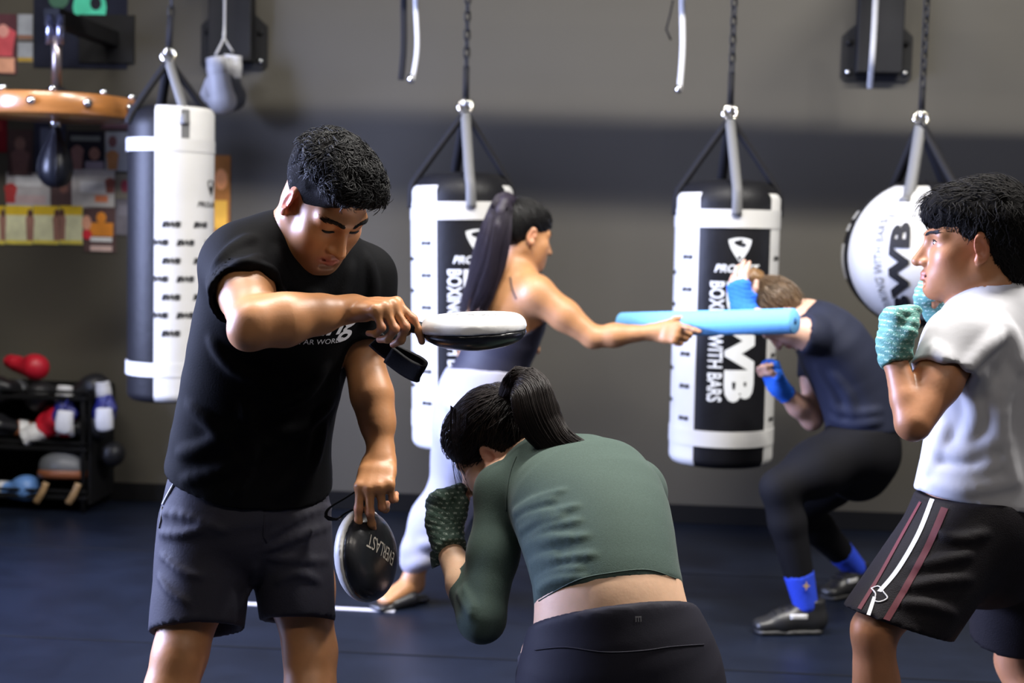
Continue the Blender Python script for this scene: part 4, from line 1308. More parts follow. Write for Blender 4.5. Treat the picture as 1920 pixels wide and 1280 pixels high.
# ------------------------------------------------------------------ woman in the green crop top, seen from behind
def dashes(name, color, ink, scale=1.0, rot=0.0, rough=.8):
    """knit wrap with printed rows of small light marks"""
    m = mat(name, color, rough, noise=.2, nscale=60, bump=.4, bscale=300)
    nt = m.node_tree; b = nt.nodes['Principled BSDF']
    tc = nt.nodes.new('ShaderNodeTexCoord'); mp = nt.nodes.new('ShaderNodeMapping')
    mp.inputs['Rotation'].default_value = (math.radians(90), math.radians(rot), 0)
    br = nt.nodes.new('ShaderNodeTexBrick'); br.inputs['Scale'].default_value = 1.0
    br.inputs['Brick Width'].default_value = .013 * scale; br.inputs['Row Height'].default_value = .0095 * scale
    br.inputs['Mortar Size'].default_value = .0034 * scale; br.inputs['Mortar Smooth'].default_value = .3
    nz = nt.nodes.new('ShaderNodeTexNoise'); nz.inputs['Scale'].default_value = 420
    nt.links.new(tc.outputs['Object'], mp.inputs[0]); nt.links.new(mp.outputs[0], br.inputs['Vector']); nt.links.new(tc.outputs['Object'], nz.inputs['Vector'])
    mr = nt.nodes.new('ShaderNodeMapRange'); mr.inputs[1].default_value = .45; mr.inputs[2].default_value = .55
    nt.links.new(nz.outputs['Fac'], mr.inputs[0])
    inv = nt.nodes.new('ShaderNodeMath'); inv.operation = 'SUBTRACT'; inv.inputs[0].default_value = 1.0
    nt.links.new(br.outputs['Fac'], inv.inputs[1])
    mu = nt.nodes.new('ShaderNodeMath'); mu.operation = 'MULTIPLY'; nt.links.new(inv.outputs[0], mu.inputs[0]); nt.links.new(mr.outputs[0], mu.inputs[1])
    old = b.inputs['Base Color'].links[0].from_socket
    mx = nt.nodes.new('ShaderNodeMix'); mx.data_type = 'RGBA'; nt.links.new(mu.outputs[0], mx.inputs[0]); nt.links.new(old, mx.inputs[6])
    mx.inputs[7].default_value = (*ink, 1); nt.links.new(mx.outputs[2], b.inputs['Base Color'])
    return m

def girl():
    M_TOP = mat('green_knit', (0.046, 0.071, 0.060), 0.8, noise=.10, nscale=300, bump=.15, bscale=500, spec=.2, sheen=.08)
    M_LEG = mat('navy_leggings', (0.0125, 0.012, 0.0185), 0.7, spec=.15, bump=.05, bscale=400)
    M_WRAP = dashes('green_wrap', (.030, .062, .045), (.26, .32, .27), 1.0, 25)
    S = Sdf(); side = nrm((1, .10, 0))
    rings = [(P(1160, 1320, 2.62), .168, .130, side), (P(1155, 1250, 2.60), .160, .120, side), (P(1146, 1160, 2.585), .134, .100, side), (P(1139, 1095, 2.60), .126, .098, side),
             (P(1124, 1020, 2.65), .134, .100, side), (P(1108, 960, 2.71), .142, .098, side), (P(1085, 910, 2.77), .140, .088, side), (P(1050, 890, 2.815), .10, .066, side)]
    S.loft(rings, 14, .03)
    ls, rs = P(945, 922, 2.80), P(1188, 925, 2.87); nb = P(1010, 878, 2.83)
    S.rc(nb, ls, .055, .050, .05); S.rc(nb, rs, .055, .050, .05)
    f = nrm((-.74, .25, -.62)); fh = nrm((f[0], f[1], 0)); u = nrm(np.array((-.40, .10, .9)) - f * np.dot((-.40, .10, .9), f))
    R = np.stack([np.cross(f, u), f, u], 1); hc = P(936, 842, 2.89); sc = .95
    L = add_head(S, hc, R, sc)
    S.rc(L(0, -.03, -.05), nb, .048, .055, .03)
    le, lw = P(903, 1160, 2.68), P(832, 1010, 2.87)
    S.ell(ls, (.05, .05, .055), None, .03)
    limb(S, [ls, ls * .5 + le * .5, le], [.047, .041, .036], .02)
    limb(S, [le, le * .6 + lw * .4, lw], [.036, .036, .023], .02)
    hl, hj, hR = add_hand(S, lw, nrm((-.16, .22, 1)), nrm((-.85, -.5, 0)), True, [(70, 90, 50), (76, 92, 50), (80, 92, 50), (82, 92, 50)], [(.040, .045, -.022), (.040, .074, -.034), (.022, .092, -.042)], .95)
    re, rw = P(1130, 1060, 3.08), P(985, 985, 3.20)
    limb(S, [rs, rs * .5 + re * .5, re], [.047, .041, .036], .02); limb(S, [re, re * .6 + rw * .4, rw], [.036, .035, .024], .02)
    _, hj2, _ = add_hand(S, rw, nrm((-.5, .0, .85)), nrm((.5, .7, .3)), False, FIST, FTHUMB, .95)
    hipl, hipr = P(1085, 1330, 2.63), P(1240, 1330, 2.65)
    kl, kr = hipl + np.array((-.05, .33, .0)), hipr + np.array((.06, .33, .0))
    al, ar = np.array((kl[0] + .01, kl[1] - .17, .085)), np.array((kr[0] + .02, kr[1] - .20, .085))
    for h_, k_, a_ in ((hipl, kl, al), (hipr, kr, ar)):
        limb(S, [h_, h_ * .5 + k_ * .5, k_], [.095, .078, .055], .03)
        limb(S, [k_, k_ * .6 + a_ * .4, a_], [.053, .05, .034], .02)
        S.erc(a_ - np.array((0, .01, .045)), a_ + np.array((-.03, .13, -.055)), .024, .026, .024, .014, (1, 0, 0), .03)
    base = (.62, .39, .255)
    spots = [(L(-.082, -.004, -.006), np.array((.016, .026, .036)), R, (.50, .17, .12), .6), (lw + np.array((0, 0, -.02)), np.array((.06, .06, .06)), None, (.42, .22, .11), .7)]
    fine = [(hc - .16, hc + .16, .0034)]
    aj = np.array([p for q in hj for p in q] + [lw]); fine.append((aj.min(0) - .03, aj.max(0) + .03, .0032))
    body = sdf_object('person', S, .0075, M_SKIN2, None, fine, blend_colour(base, spots))
    # ---------------- hair
    H = Sdf()
    H.ell(L(0, -.016, .042), np.array((.083, .105, .092)) * sc, R, .02)
    H.ell(L(0, .046, .050), np.array((.064, .052, .060)) * sc, R, .03)
    H.ell(L(0, -.055, .010), np.array((.070, .060, .070)) * sc, R, .03)
    H.ell(L(0, .128, -.030), np.array((.085, .070, .088)) * sc, R, .014, -1)
    H.plane(L(0, -.06, -.058), R @ np.array((0, .25, -1)), .01)
    for x in (1, -1): H.ell(L(x * .092, .004, -.018), np.array((.034, .028, .040)), R, .01, -1)
    hair = sdf_object('hair', H, .004, M_HAIRB, body)
    root = P(972, 728, 2.84)
    g = np.random.default_rng(21)
    X, G, loc = scalp_points(H, 1700, hc + R @ np.array((0, 0, .03)), R, lambda q: np.ones(len(q), bool), 6)
    ends = root + g.normal(size=(len(X), 3)) * np.array((.016, .012, .012))
    pl = comb(H, X, ends, 12, .0015); pl += (g.normal(size=(len(X), 1, 3)) * .0018)
    strands('combed_strands', pl, .0008, .0006, M_HAIRB, hair)['kind'] = 'stuff'
    guide = [P(x, y, d) for x, y, d in ((958, 742, 2.85), (976, 718, 2.815), (994, 730, 2.785), (1004, 765, 2.77), (1020, 800, 2.762), (1052, 834, 2.75), (1114, 857, 2.738))]
    core = Sdf(); cg = spline(guide, 12); cw = np.interp(np.linspace(0, 1, 12), [0, .12, .3, .5, .75, 1], [.030, .036, .042, .042, .028, .004])
    for i in range(10): core.rc(cg[i], cg[i + 1], cw[i] * .36, cw[i + 1] * .36, .02)
    sdf_object('ponytail', core, .005, M_HAIRB, hair)
    b = bundle(guide, [.026, .036, .043, .046, .044, .036, .018], 1500, 22, g, up=(.3, -1, 0), flat=.62, end=.24, wave=.0008)
    strands('ponytail_strands', b, .0011, .0004, M_HAIRB, hair)['kind'] = 'stuff'
    tie = [root + np.array((.024 * math.cos(t), .010 * math.sin(t), .022 * math.sin(t) - .004)) for t in np.linspace(0, 2 * math.pi, 20)]
    link('hair_tie', mesh_from(*tube_data(tie, .006, 6, False)), M_HAIRK, hair)
    lo = []
    for i in range(26):
        a = g.uniform(0, 1); x0, x1 = 850 + 22 * a, 858 + 55 * a + g.normal() * 4
        gd = [P(x0 - 2, 800 + 25 * a, 2.86), P(x0 - 5 + g.normal() * 2, 850, 2.855), P(x0 + 6 * a, 890, 2.86), P(x1, 930 + g.normal() * 8, 2.87)]
        lo.append(spline(gd, 12))
    strands('loose_strands', np.array(lo), .0007, .0002, M_HAIRB, hair)['kind'] = 'stuff'
    lo = []
    for i in range(40):
        a = g.uniform(0, 1); gd = [P(845 + 45 * a, 760 + 30 * a, 2.83), P(846 + 45 * a + g.normal() * 3, 820, 2.83), P(862 + 40 * a + g.normal() * 3, 880 - 10 * a, 2.845)]
        lo.append(spline(gd, 10))
    strands('side_strands', np.array(lo), .0008, .0003, M_HAIRB, hair)['kind'] = 'stuff'
    # ---------------- long sleeved crop top
    T0 = Sdf(); T0.loft(rings, 14, .02, grow=.006); T0.ell(P(1090, 900, 2.785), (.10, .06, .05), None, .04)
    c_, n_ = plane3(P(1006, 1140, 2.575), P(1280, 1098, 2.585), P(1150, 1089, 2.50)); T0.plane(c_, n_, .012)
    lo_, hi_ = T0.bounds(0)
    T = Sdf(); T.add(lambda X: T0(X), (lo_ + hi_) / 2, np.linalg.norm(hi_ - lo_) / 2, .02)
    T.rc(nb + np.array((.01, 0, -.006)), ls, .060, .057, .05); T.rc(nb + np.array((.01, 0, -.006)), rs, .060, .060, .05)
    T.ell(rs, (.058, .06, .062), None, .04)
    limb(T, [ls, ls * .5 + le * .5, le], [.054, .0475, .044], .025)
    cw_ = le * .53 + lw * .47; ad = nrm(lw - le)
    T.rc(le, cw_ + ad * .04, .043, .037, .02, cuts=[(cw_, ad)])
    T.rc(cw_ - ad * .01, cw_ + ad * .1, .031, .031, .002, -1)
    limb(T, [rs, rs * .5 + re * .5, re], [.054, .0475, .043], .025); T.rc(re, re * .3 + rw * .7, .043, .033, .02)
    T.rc(nb, nb * .45 + L(0, -.035, -.055) * .55, .061, .055, .03)
    fl = []
    gq = np.random.default_rng(77)
    for i in range(15):   # gathers running up from the flank
        y0 = 958 + i * 11 + gq.uniform(-4, 4); e_ = gq.uniform(.5, 1.3); x0 = 962 + i * 3.4
        fl.append(([(x0, y0), (x0 + 40 * e_, y0 - 24 * e_), (x0 + 100 * e_, y0 - (44 - i) * e_)], gq.uniform(.0022, .0036)))
    fl += [([(868, 1100), (880, 1125), (888, 1145)], .002), ([(858, 1108), (872, 1135), (884, 1158)], .002),
           ]
    T.folds(fl, k=.012, sink=.55)
    top = sdf_object('crop_top', T, .0055, M_TOP, body)
    M_SEAM = mat('green_seam', (.032, .055, .045), .8)
    seam('shoulder_seam', T, [(968, 856), (957, 885), (951, 920), (950, 958)], .0014, M_SEAM, top)
    seam('hem_seam', T, [(1010, 1126), (1080, 1088), (1150, 1073), (1215, 1068), (1268, 1084)], .0012, M_SEAM, top, 30)
    # ---------------- leggings
    B = Sdf()
    B.loft([(P(1160, 1360, 2.64), .175, .140, side), (P(1164, 1290, 2.605), .190, .145, side), (P(1156, 1215, 2.585), .166, .126, side), (P(1147, 1150, 2.585), .138, .106, side), (P(1145, 1110, 2.585), .132, .102, side)], 9, .03)
    for h_, k_, a_ in ((hipl, kl, al), (hipr, kr, ar)):
        limb(B, [h_, h_ * .5 + k_ * .5, k_], [.105, .086, .062], .04); limb(B, [k_, k_ * .6 + a_ * .4, a_], [.059, .056, .040], .02)
    for x in (1090, 1240): B.ell(P(x, 1320, 2.56), (.085, .07, .08), None, .06)
    c_, n_ = plane3(P(1010, 1168, 2.575), P(1284, 1132, 2.585), P(1160, 1134, 2.49))
    B.plane(c_, -n_, .012)
    leg = sdf_object('leggings', B, .0075, M_LEG, body)
    seam('waistband_seam', B, [(1003, 1218), (1060, 1213), (1130, 1222), (1200, 1220), (1260, 1212), (1320, 1208)], .0013, M_LEG, leg, 30)
    p = B.at(1197, 1160); nn = B.normal(p); ux = nrm(np.cross(nn, (0, 0, 1))); ux = ux if ux[0] > 0 else -ux; uy = np.cross(nn, ux); uy = uy if uy[2] > 0 else -uy
    M_LOGO = mat('grey_logo', (.09, .09, .10), .5)
    prt = []
    for x in (-.0045, 0, .0045): prt.append((np.array([(x - .0009, -.005), (x + .0009, -.005), (x + .0009, .0022), (x - .0009, .0022)]), [(0, 1, 2, 3)]))
    prt.append((np.array([(-.0058, .0022), (.0058, .0022), (.0058, .005), (-.0058, .005)]), [(0, 1, 2, 3)]))
    v, fc = join_data(prt)
    drape('waistband_logo', leg, np.array(v), fc, p, ux, uy, -nn, M_LOGO, leg, .0008)
    # ---------------- hand wrap
    Wp = Sdf()
    add_hand(Wp, lw, nrm((-.16, .22, 1)), nrm((-.85, -.5, 0)), True, [(70, 90, 50), (76, 92, 50), (80, 92, 50), (82, 92, 50)], [(.040, .045, -.022), (.040, .072, -.034)], .95, grow=.0055, stop=1, wr=.028)
    Wp.rc(lw - ad * .08, lw + np.array((-.004, .005, .03)), .033, .034, .02)
    Wp.plane(lw - ad * .048, -ad, .003)
    for t in np.linspace(0, 1, 6):
        cc = hl((.0, -.02 + .085 * t, 0))
    Wp.disp = lambda X: .0011 * np.sin((X @ nrm((.45, .2, .9))) * 520 + 2 * np.sin(X[:, 0] * 60))
    wo = sdf_object('hand_wrap', Wp, .0042, M_WRAP, body)
    tail = [hl(q) for q in ((-.030, -.040, .014), (-.012, -.042, .030), (.012, -.038, .031), (.030, -.030, .016))]
    link('wrap_tail', mesh_from(*tube_data(spline(tail, 10), .017, 8, True, (1, .12), hR[:, 1])), M_WRAP, wo)
    shoe('shoe', al + np.array((0, -.08, 0)), al + np.array((-.03, .19, 0)), body); shoe('shoe', ar + np.array((0, -.08, 0)), ar + np.array((.03, .19, 0)), body)
    tag(body, 'woman in a green long-sleeved crop top and dark leggings, crouching with her back turned', 'person')
girl()
# ------------------------------------------------------------------ woman with the long ponytail holding the foam noodle
def noodle_woman():
    M_NAVY = mat('navy_top', (.016, .016, .030), .6, spec=.3); M_PANT = mat('pale_grey_fleece', (.27, .27, .32), .9, noise=.04, bump=.1, bscale=200)
    S = Sdf(); side = nrm((.80, -.55, 0)); d0 = 4.92
    rings = [(P(900, 790, d0), .155, .115, side), (P(908, 730, d0), .140, .105, side), (P(925, 680, d0), .120, .090, side), (P(942, 630, d0 - .01), .130, .095, side),
             (P(952, 580, d0 - .02), .142, .098, side), (P(955, 548, d0 - .02), .130, .085, side), (P(960, 528, d0 - .02), .08, .06, side)]
    S.loft(rings, 11, .03)
    nb = P(966, 522, d0 - .02); rs, ls = P(1006, 551, 4.80), P(912, 556, 5.02)
    S.rc(nb, rs, .05, .05, .05); S.rc(nb, ls, .05, .05, .05)
    f = nrm((.86, .42, -.24)); u = nrm(np.array((.12, .1, 1)) - f * np.dot((.12, .1, 1), f)); R = np.stack([np.cross(f, u), f, u], 1)
    hc = P(982, 440, d0 + .01); sc = .95
    L = add_head(S, hc, R, sc); S.rc(L(0, -.02, -.05), nb, .047, .052, .03)
    re, rw = P(1112, 632, 4.76), P(1228, 622, 4.72)
    S.ell(rs, (.057, .057, .06), None, .03)
    limb(S, [rs, rs * .5 + re * .5, re], [.058, .052, .036], .02); limb(S, [re, re * .65 + rw * .35, rw], [.036, .038, .0225], .02)
    hL, hj, hR = add_hand(S, rw, nrm((.83, -.55, .02)), nrm((-.52, -.80, .28)), False, [(-4, 6, 4), (52, 66, 40), (58, 70, 40), (60, 72, 40)], [(.036, .040, -.014), (.054, .060, -.022), (.062, .078, -.034)], .95, (-14, -6, -2, -4))
    le, lw = P(878, 668, 5.06), P(960, 650, 5.25)
    limb(S, [ls, ls * .5 + le * .5, le], [.052, .045, .036], .02); limb(S, [le, le * .5 + lw * .5, lw], [.036, .036, .023], .02)
    _, lj, _ = add_hand(S, lw, nrm((.9, .3, .2)), nrm((-.2, .3, .9)), True, FIST, FTHUMB, .93)
    fa = floor_at(772, 1136); fa2 = np.array((P(1075, 1120, 4.72)[0], 4.72, .085))
    al = np.array((fa[0] - .0, fa[1] + .03, .105)); hipl, hipr = P(878, 800, 5.0), P(925, 800, 4.86)
    kl, kr = P(850, 930, 4.98), np.array((P(1030, 950, 4.7)[0], 4.70, .46))
    legs = ((hipl, kl, al), (hipr, kr, fa2))
    for h_, k_, a_ in legs:
        limb(S, [h_, h_ * .5 + k_ * .5, k_], [.09, .075, .055], .03); limb(S, [k_, k_ * .6 + a_ * .4, a_], [.053, .052, .034], .02)
    ft = nrm((-.75, -.62, 0))
    S.erc(al + np.array((.01, .01, -.03)), al + ft * .12 + np.array((0, 0, -.072)), .033, .042, .038, .020, np.cross(ft, (0, 0, 1)), .03)
    S.erc(fa2 + np.array((0, 0, -.03)), fa2 + np.array((.12, -.08, -.06)), .035, .04, .04, .024, (.5, .8, 0), .03)
    spots = [(L(0, .098, -.069), np.array((.024, .020, .011)), R, (.42, .13, .11), .7), (L(.082, -.004, -.006), np.array((.016, .026, .036)), R, (.50, .20, .13), .5)]
    aj = np.array([p for q in hj for p in q] + [rw])
    body = sdf_object('person', S, .0085, M_SKIN2, None, [(hc - .15, hc + .15, .0042), (aj.min(0) - .03, aj.max(0) + .03, .0042)], blend_colour((.41, .195, .082), spots))
    eyes_for(S, L, R, sc, body, M_HAIRK)
    H = Sdf(); H.ell(L(0, -.018, .044), np.array((.081, .102, .088)) * sc, R, .02); H.ell(L(0, .040, .060), np.array((.060, .048, .048)) * sc, R, .03)
    H.ell(L(0, -.05, .0), np.array((.068, .058, .068)) * sc, R, .03)
    H.ell(L(0, .124, -.024), np.array((.085, .068, .084)) * sc, R, .012, -1); H.plane(L(0, -.06, -.06), R @ np.array((0, .2, -1)), .01)
    for x in (1, -1): H.ell(L(x * .092, .006, -.016), np.array((.036, .030, .040)), R, .01, -1)
    hair = sdf_object('hair', H, .0055, M_HAIRK, body)
    g = np.random.default_rng(31); root = P(950, 380, 4.93)
    X, G, loc = scalp_points(H, 500, hc + R @ np.array((0, 0, .03)), R, lambda q: np.ones(len(q), bool), 6)
    strands('combed_strands', comb(H, X, np.repeat(root[None], len(X), 0) + g.normal(size=X.shape) * .012, 9, .0015), .0013, .0009, M_HAIRK, hair)['kind'] = 'stuff'
    guide = [P(x, y, d) for x, y, d in ((960, 388, 4.90), (950, 376, 4.87), (940, 390, 4.84), (928, 440, 4.81), (914, 500, 4.80), (898, 550, 4.795), (878, 596, 4.79))]
    core = Sdf(); cg = spline(guide, 12); cwd = np.interp(np.linspace(0, 1, 12), [0, .15, .4, .8, 1], [.028, .035, .050, .045, .004])
    for i in range(11): core.rc(cg[i], cg[i + 1], cwd[i] * .5, cwd[i + 1] * .5, .02)
    sdf_object('ponytail', core, .008, M_HAIRP, hair)
    strands('ponytail_strands', bundle(guide, [.022, .030, .042, .054, .060, .056, .040], 800, 18, g, end=.22, wave=.003), .0016, .0006, M_HAIRP, hair)['kind'] = 'stuff'
    # crop top: wide band with a halter string
    T = Sdf(); T.loft(rings, 11, .02, grow=.007)
    T.p = [p for p in T.p]
    c_, n_ = plane3(P(868, 690, 4.97), P(1008, 694, 4.90), P(930, 702, 4.80)); T.plane(c_, n_, .003)
    c2, n2 = plane3(P(868, 625, 5.0), P(1040, 590, 4.85), P(960, 632, 4.80)); T.plane(c2, -n2, .003)
    top = sdf_object('crop_top', T, .007, M_NAVY, body)
    seam('halter_string', S, [(957, 520), (960, 540), (968, 560)], .003, M_NAVY, top, 10)
    # loose pants gathered at the ankle
    B = Sdf(); B.loft([(P(898, 830, d0), .16, .13, side), (P(896, 790, d0), .168, .13, side), (P(903, 735, d0), .152, .118, side), (P(918, 690, d0), .130, .102, side)], 7, .03)
    for (h_, k_, a_), wd in zip(legs, (1.0, 1.0)):
        top_a = a_ + np.array((0, 0, .045)); dn = nrm(k_ - top_a)
        limb(B, [h_, h_ * .5 + k_ * .5, k_], [.108, .098, .090], .04); limb(B, [k_, k_ * .6 + top_a * .4, top_a + dn * .05], [.090, .096, .070], .03)
        B.rc(top_a + dn * .05, top_a, .066, .048, .015)
    c_, n_ = plane3(P(862, 690, 4.97), P(990, 700, 4.90), P(900, 694, 4.82)); B.plane(c_, -n_, .003)
    B.folds([([(770, 1060), (810, 1050), (850, 1040)], .012), ([(765, 1085), (810, 1080), (850, 1065)], .010), ([(790, 1020), (830, 1015), (860, 1000)], .008),
             ([(840, 760), (870, 770), (900, 760)], .008), ([(832, 820), (850, 830), (870, 820)], .008)], k=.03, sink=.6)
    B.disp = lambda X: .003 * hash_noise(X, 30)
    sdf_object('sweatpants', B, .008, M_PANT, body)
    # flat slipper
    so = Sdf(); so.erc(al + np.array((.035, .045, -.105 + .012)), al + ft * .155 + np.array((0, 0, -.105 + .010)), .036, .013, .042, .012, np.cross(ft, (0, 0, 1)), .01)
    so.erc(al + ft * .03 + np.array((.012, 0, -.075)), al + ft * .09 + np.array((0, 0, -.082)), .042, .030, .044, .022, np.cross(ft, (0, 0, 1)), .02)
    so.plane((0, 0, .001), (0, 0, -1), .001)
    sdf_object('slipper', so, .006, M_SHOE, body)
    shoe('slipper', fa2 + np.array((-.06, .04, 0)), fa2 + np.array((.18, -.12, 0)), body)
    tag(body, 'woman with long dark ponytail, navy crop top and pale pants, holding out a noodle', 'person')
    # foam noodle
    a, b = P(1165, 608, 4.90), P(1491, 602, 4.50)
    ax = nrm(b - a); M_FOAM = mat('blue_foam', (.15, .43, .80), .8, noise=.06, nscale=120, bump=.2, bscale=400)
    v, fc = tube_data([a, a + ax * .004, a * .5 + b * .5, b - ax * .004, b], [0.038, .041, .041, .041, .038], 28)
    n = 28
    no = link('foam_noodle', mesh_from(v, fc), M_FOAM)
    tube('core_hole', [b - ax * .002, b + ax * .0006], .011, mat('foam_hole', (.02, .10, .3), .9), no, 16)
    tag(no, 'light blue foam pool noodle held out in front of the crouching person', 'foam noodle')
noodle_woman()

# ------------------------------------------------------------------ crouching boxer in the navy t-shirt
def slipper():
    M_TEE2 = mat('navy_tee', (.014, .017, .034), .75, spec=.2, bump=.1, bscale=200); M_TIGHT = mat('black_tights', (.005, .005, .0065), .8, spec=.12)
    M_BLUE = mat('blue_wrap', (.012, .14, .72), .8, noise=.15, nscale=80, bump=.4, bscale=260); M_SOCK = mat('blue_sock', (.010, .045, .50), .8, noise=.1, nscale=90)
    S = Sdf(); side = np.array((0, 1., 0)); d0 = 4.88
    rings = [(P(1612, 850, d0), .145, .110, side), (P(1618, 800, d0), .135, .105, side), (P(1606, 745, d0), .135, .108, side), (P(1585, 690, d0), .148, .112, side),
             (P(1556, 640, d0 - .01), .150, .102, side), (P(1532, 612, d0 - .01), .12, .075, side)]
    S.loft(rings, 10, .03)
    nb = P(1512, 600, d0 - .01); ls, rs = P(1518, 628, 4.72), P(1530, 640, 5.03)
    S.rc(nb, ls, .05, .05, .05); S.rc(nb, rs, .05, .05, .05)
    f = nrm((-.30, -.14, -.94)); u = nrm(np.array((-.92, -.05, .4)) - f * np.dot((-.92, -.05, .4), f)); R = np.stack([np.cross(f, u), f, u], 1)
    hc = P(1462, 588, d0 - .03); sc = .93
    L = add_head(S, hc, R, sc); S.rc(L(0, -.02, -.05), nb, .05, .055, .03)
    le, lw = P(1444, 612, 4.70), P(1391, 578, 4.78)
    S.ell(ls, (.053, .053, .053), None, .02); limb(S, [ls, ls * .5 + le * .5, le], [.048, .040, .030], .02); limb(S, [le, le * .6 + lw * .4, lw], [.030, .031, .023], .02)
    hL, hj, hR = add_hand(S, lw, nrm((-.18, .05, 1)), nrm((-.55, -.8, -.1)), True, [(16, 22, 14), (20, 24, 14), (22, 26, 14), (26, 28, 16)], [(.042, .04, -.012), (.056, .066, -.018), (.060, .088, -.026)], .93)
    re, rw = P(1522, 786, 4.97), P(1458, 722, 4.88)
    limb(S, [rs, rs * .5 + re * .5, re], [.05, .044, .036], .02); limb(S, [re, re * .6 + rw * .4, rw], [.036, .037, .024], .02)
    rL, rj, rR = add_hand(S, rw, nrm((-.42, -.1, .9)), nrm((.75, .5, .3)), False, FIST, FTHUMB, .93)
    hipl, hipr = P(1600, 842, 4.80), P(1606, 842, 4.98)
    kl, kr = P(1462, 915, 4.70), P(1500, 955, 5.10)
    al = floor_at(1508, 1186) + np.array((0, 0, .10)); ar = floor_at(1600, 1112) + np.array((0, 0, .10))
    legs = ((hipl, kl, al), (hipr, kr, ar))
    for h_, k_, a_ in legs:
        limb(S, [h_, h_ * .5 + k_ * .5, k_], [.090, .074, .054], .03); limb(S, [k_, k_ * .6 + a_ * .4, a_], [.050, .044, .032], .02)
        S.erc(a_ - np.array((0, 0, .045)), a_ + np.array((-.05, -.02, -.06)), .024, .026, .022, .014, (0, 1, 0), .03)
    spots = [(L(0, .098, -.069), np.array((.026, .02, .012)), R, (.50, .12, .10), .8), (L(-.082, -.004, -.006), np.array((.016, .026, .036)), R, (.62, .25, .18), .6)]
    aj = np.array([p for q in hj for p in q] + [lw])
    aj2 = np.array([p for q in rj for p in q] + [rw])
    body = sdf_object('person', S, .0085, M_SKIN2, None, [(hc - .15, hc + .15, .0045), (aj.min(0) - .03, aj.max(0) + .03, .0045), (aj2.min(0) - .02, aj2.max(0) + .02, .0045)], blend_colour((.60, .36, .27), spots))
    eyes_for(S, L, R, sc, body, M_HAIRL)
    H = Sdf(); H.ell(L(0, -.018, .044), np.array((.082, .104, .090)) * sc, R, .02); H.ell(L(0, .04, .062), np.array((.060, .046, .046)) * sc, R, .03)
    H.ell(L(0, -.05, .0), np.array((.070, .058, .068)) * sc, R, .03)
    H.ell(L(0, .124, -.02), np.array((.085, .066, .080)) * sc, R, .012, -1); H.plane(L(0, -.06, -.06), R @ np.array((0, .2, -1)), .01)
    for x in (1, -1): H.ell(L(x * .092, .006, -.016), np.array((.036, .026, .036)), R, .01, -1)
    H.disp = lambda X: .004 * hash_noise(X, 110)
    hair = sdf_object('hair', H, .0055, M_HAIRL, body); H.disp = None
    g = np.random.default_rng(41); bunc = P(1412, 522, 4.88)
    X, G, loc = scalp_points(H, 700, hc + R @ np.array((0, 0, .03)), R, lambda q: np.ones(len(q), bool), 6)
    strands('combed_strands', comb(H, X, np.repeat(bunc[None], len(X), 0) + g.normal(size=X.shape) * .02, 9, .003) + g.normal(size=(len(X), 1, 3)) * .003, .0014, .0010, M_HAIRL, hair)['kind'] = 'stuff'
    bn = Sdf(); bn.ell(bunc, (.042, .040, .036), None, .01); bn.disp = lambda X: .004 * hash_noise(X, 150)
    sdf_object('hair_bun', bn, .005, mat('golden_brown_hair', (.16, .085, .032), .45), hair)
    # t-shirt
    T = Sdf(); T.loft(rings, 10, .02, grow=.013); T.rc(nb + np.array((.02, 0, -.02)), ls, .052, .058, .05); T.rc(nb + np.array((.02, 0, -.02)), rs, .052, .058, .05)
    a_ = nrm(le - ls); cl = ls + a_ * .010; T.rc(ls, cl + a_ * .04, .062, .064, .03, cuts=[(cl, a_)])
    T.rc(cl - a_ * .01, cl + a_ * .2, .054, .056, .003, -1)
    b_ = nrm(re - rs); cr = rs + b_ * .13; T.rc(rs, cr + b_ * .04, .06, .06, .03, cuts=[(cr, b_)])
    c_, n_ = plane3(P(1550, 818, 4.86), P(1682, 814, 4.9), P(1612, 814, 4.70)); T.plane(c_, n_, .003)
    T.rc(L(0, -.02, -.04), nb + np.array((-.03, 0, .0)), .052, .050, .004, -1)
    T.folds([([(1560, 760), (1600, 775), (1650, 770)], .008), ([(1555, 785), (1600, 795), (1650, 790)], .008), ([(1530, 690), (1560, 740), (1575, 780)], .007), ([(1560, 700), (1590, 740), (1600, 780)], .007)], k=.025)
    sdf_object('tshirt', T, .0075, M_TEE2, body)
    B = Sdf(); B.loft([(P(1606, 880, d0), .13, .11, side), (P(1612, 845, d0), .152, .122, side), (P(1618, 800, d0), .142, .112, side)], 5, .03)
    B.ell(P(1630, 850, 4.84), (.09, .11, .085), None, .05)
    for h_, k_, a_ in legs:
        t_ = a_ + (k_ - a_) * .27
        limb(B, [h_, h_ * .5 + k_ * .5, k_], [.108, .094, .066], .04); limb(B, [k_, k_ * .6 + t_ * .4, t_], [.063, .062, .050], .02)
    B.plane(P(1618, 795, 4.88), (0, 0, 1))
    sdf_object('tights', B, .008, M_TIGHT, body)
    for (h_, k_, a_), tv in zip(legs, (nrm((-1, -.12, 0)), nrm((-.75, -.66, 0)))):
        k2 = Sdf(); top = a_ + (k_ - a_) * .275
        k2.rc(a_, top + (k_ - a_) * .1, .042, .055, .01, cuts=[(top, nrm(k_ - a_))])
        so_ = sdf_object('sock', k2, .007, M_SOCK, body)
        p = a_ + np.array((-.012, -.0565, .075))
        if tv[0] < -.9:
            q = [p + np.array((.014 * math.cos(t) * (1 if i % 2 == 0 else .35), 0, .017 * math.sin(t) * (1 if i % 2 == 0 else .35))) for i, t in enumerate(np.linspace(math.pi / 2, 2.5 * math.pi, 8, endpoint=False))]
            link('gold_star', mesh_from(q, [tuple(range(8))], False), mat('gold_print', (.35, .22, .06), .5), so_)
        sh, SS = shoe('shoe', a_ - tv * .075, a_ + tv * .20, body)
        c = a_ + tv * .03
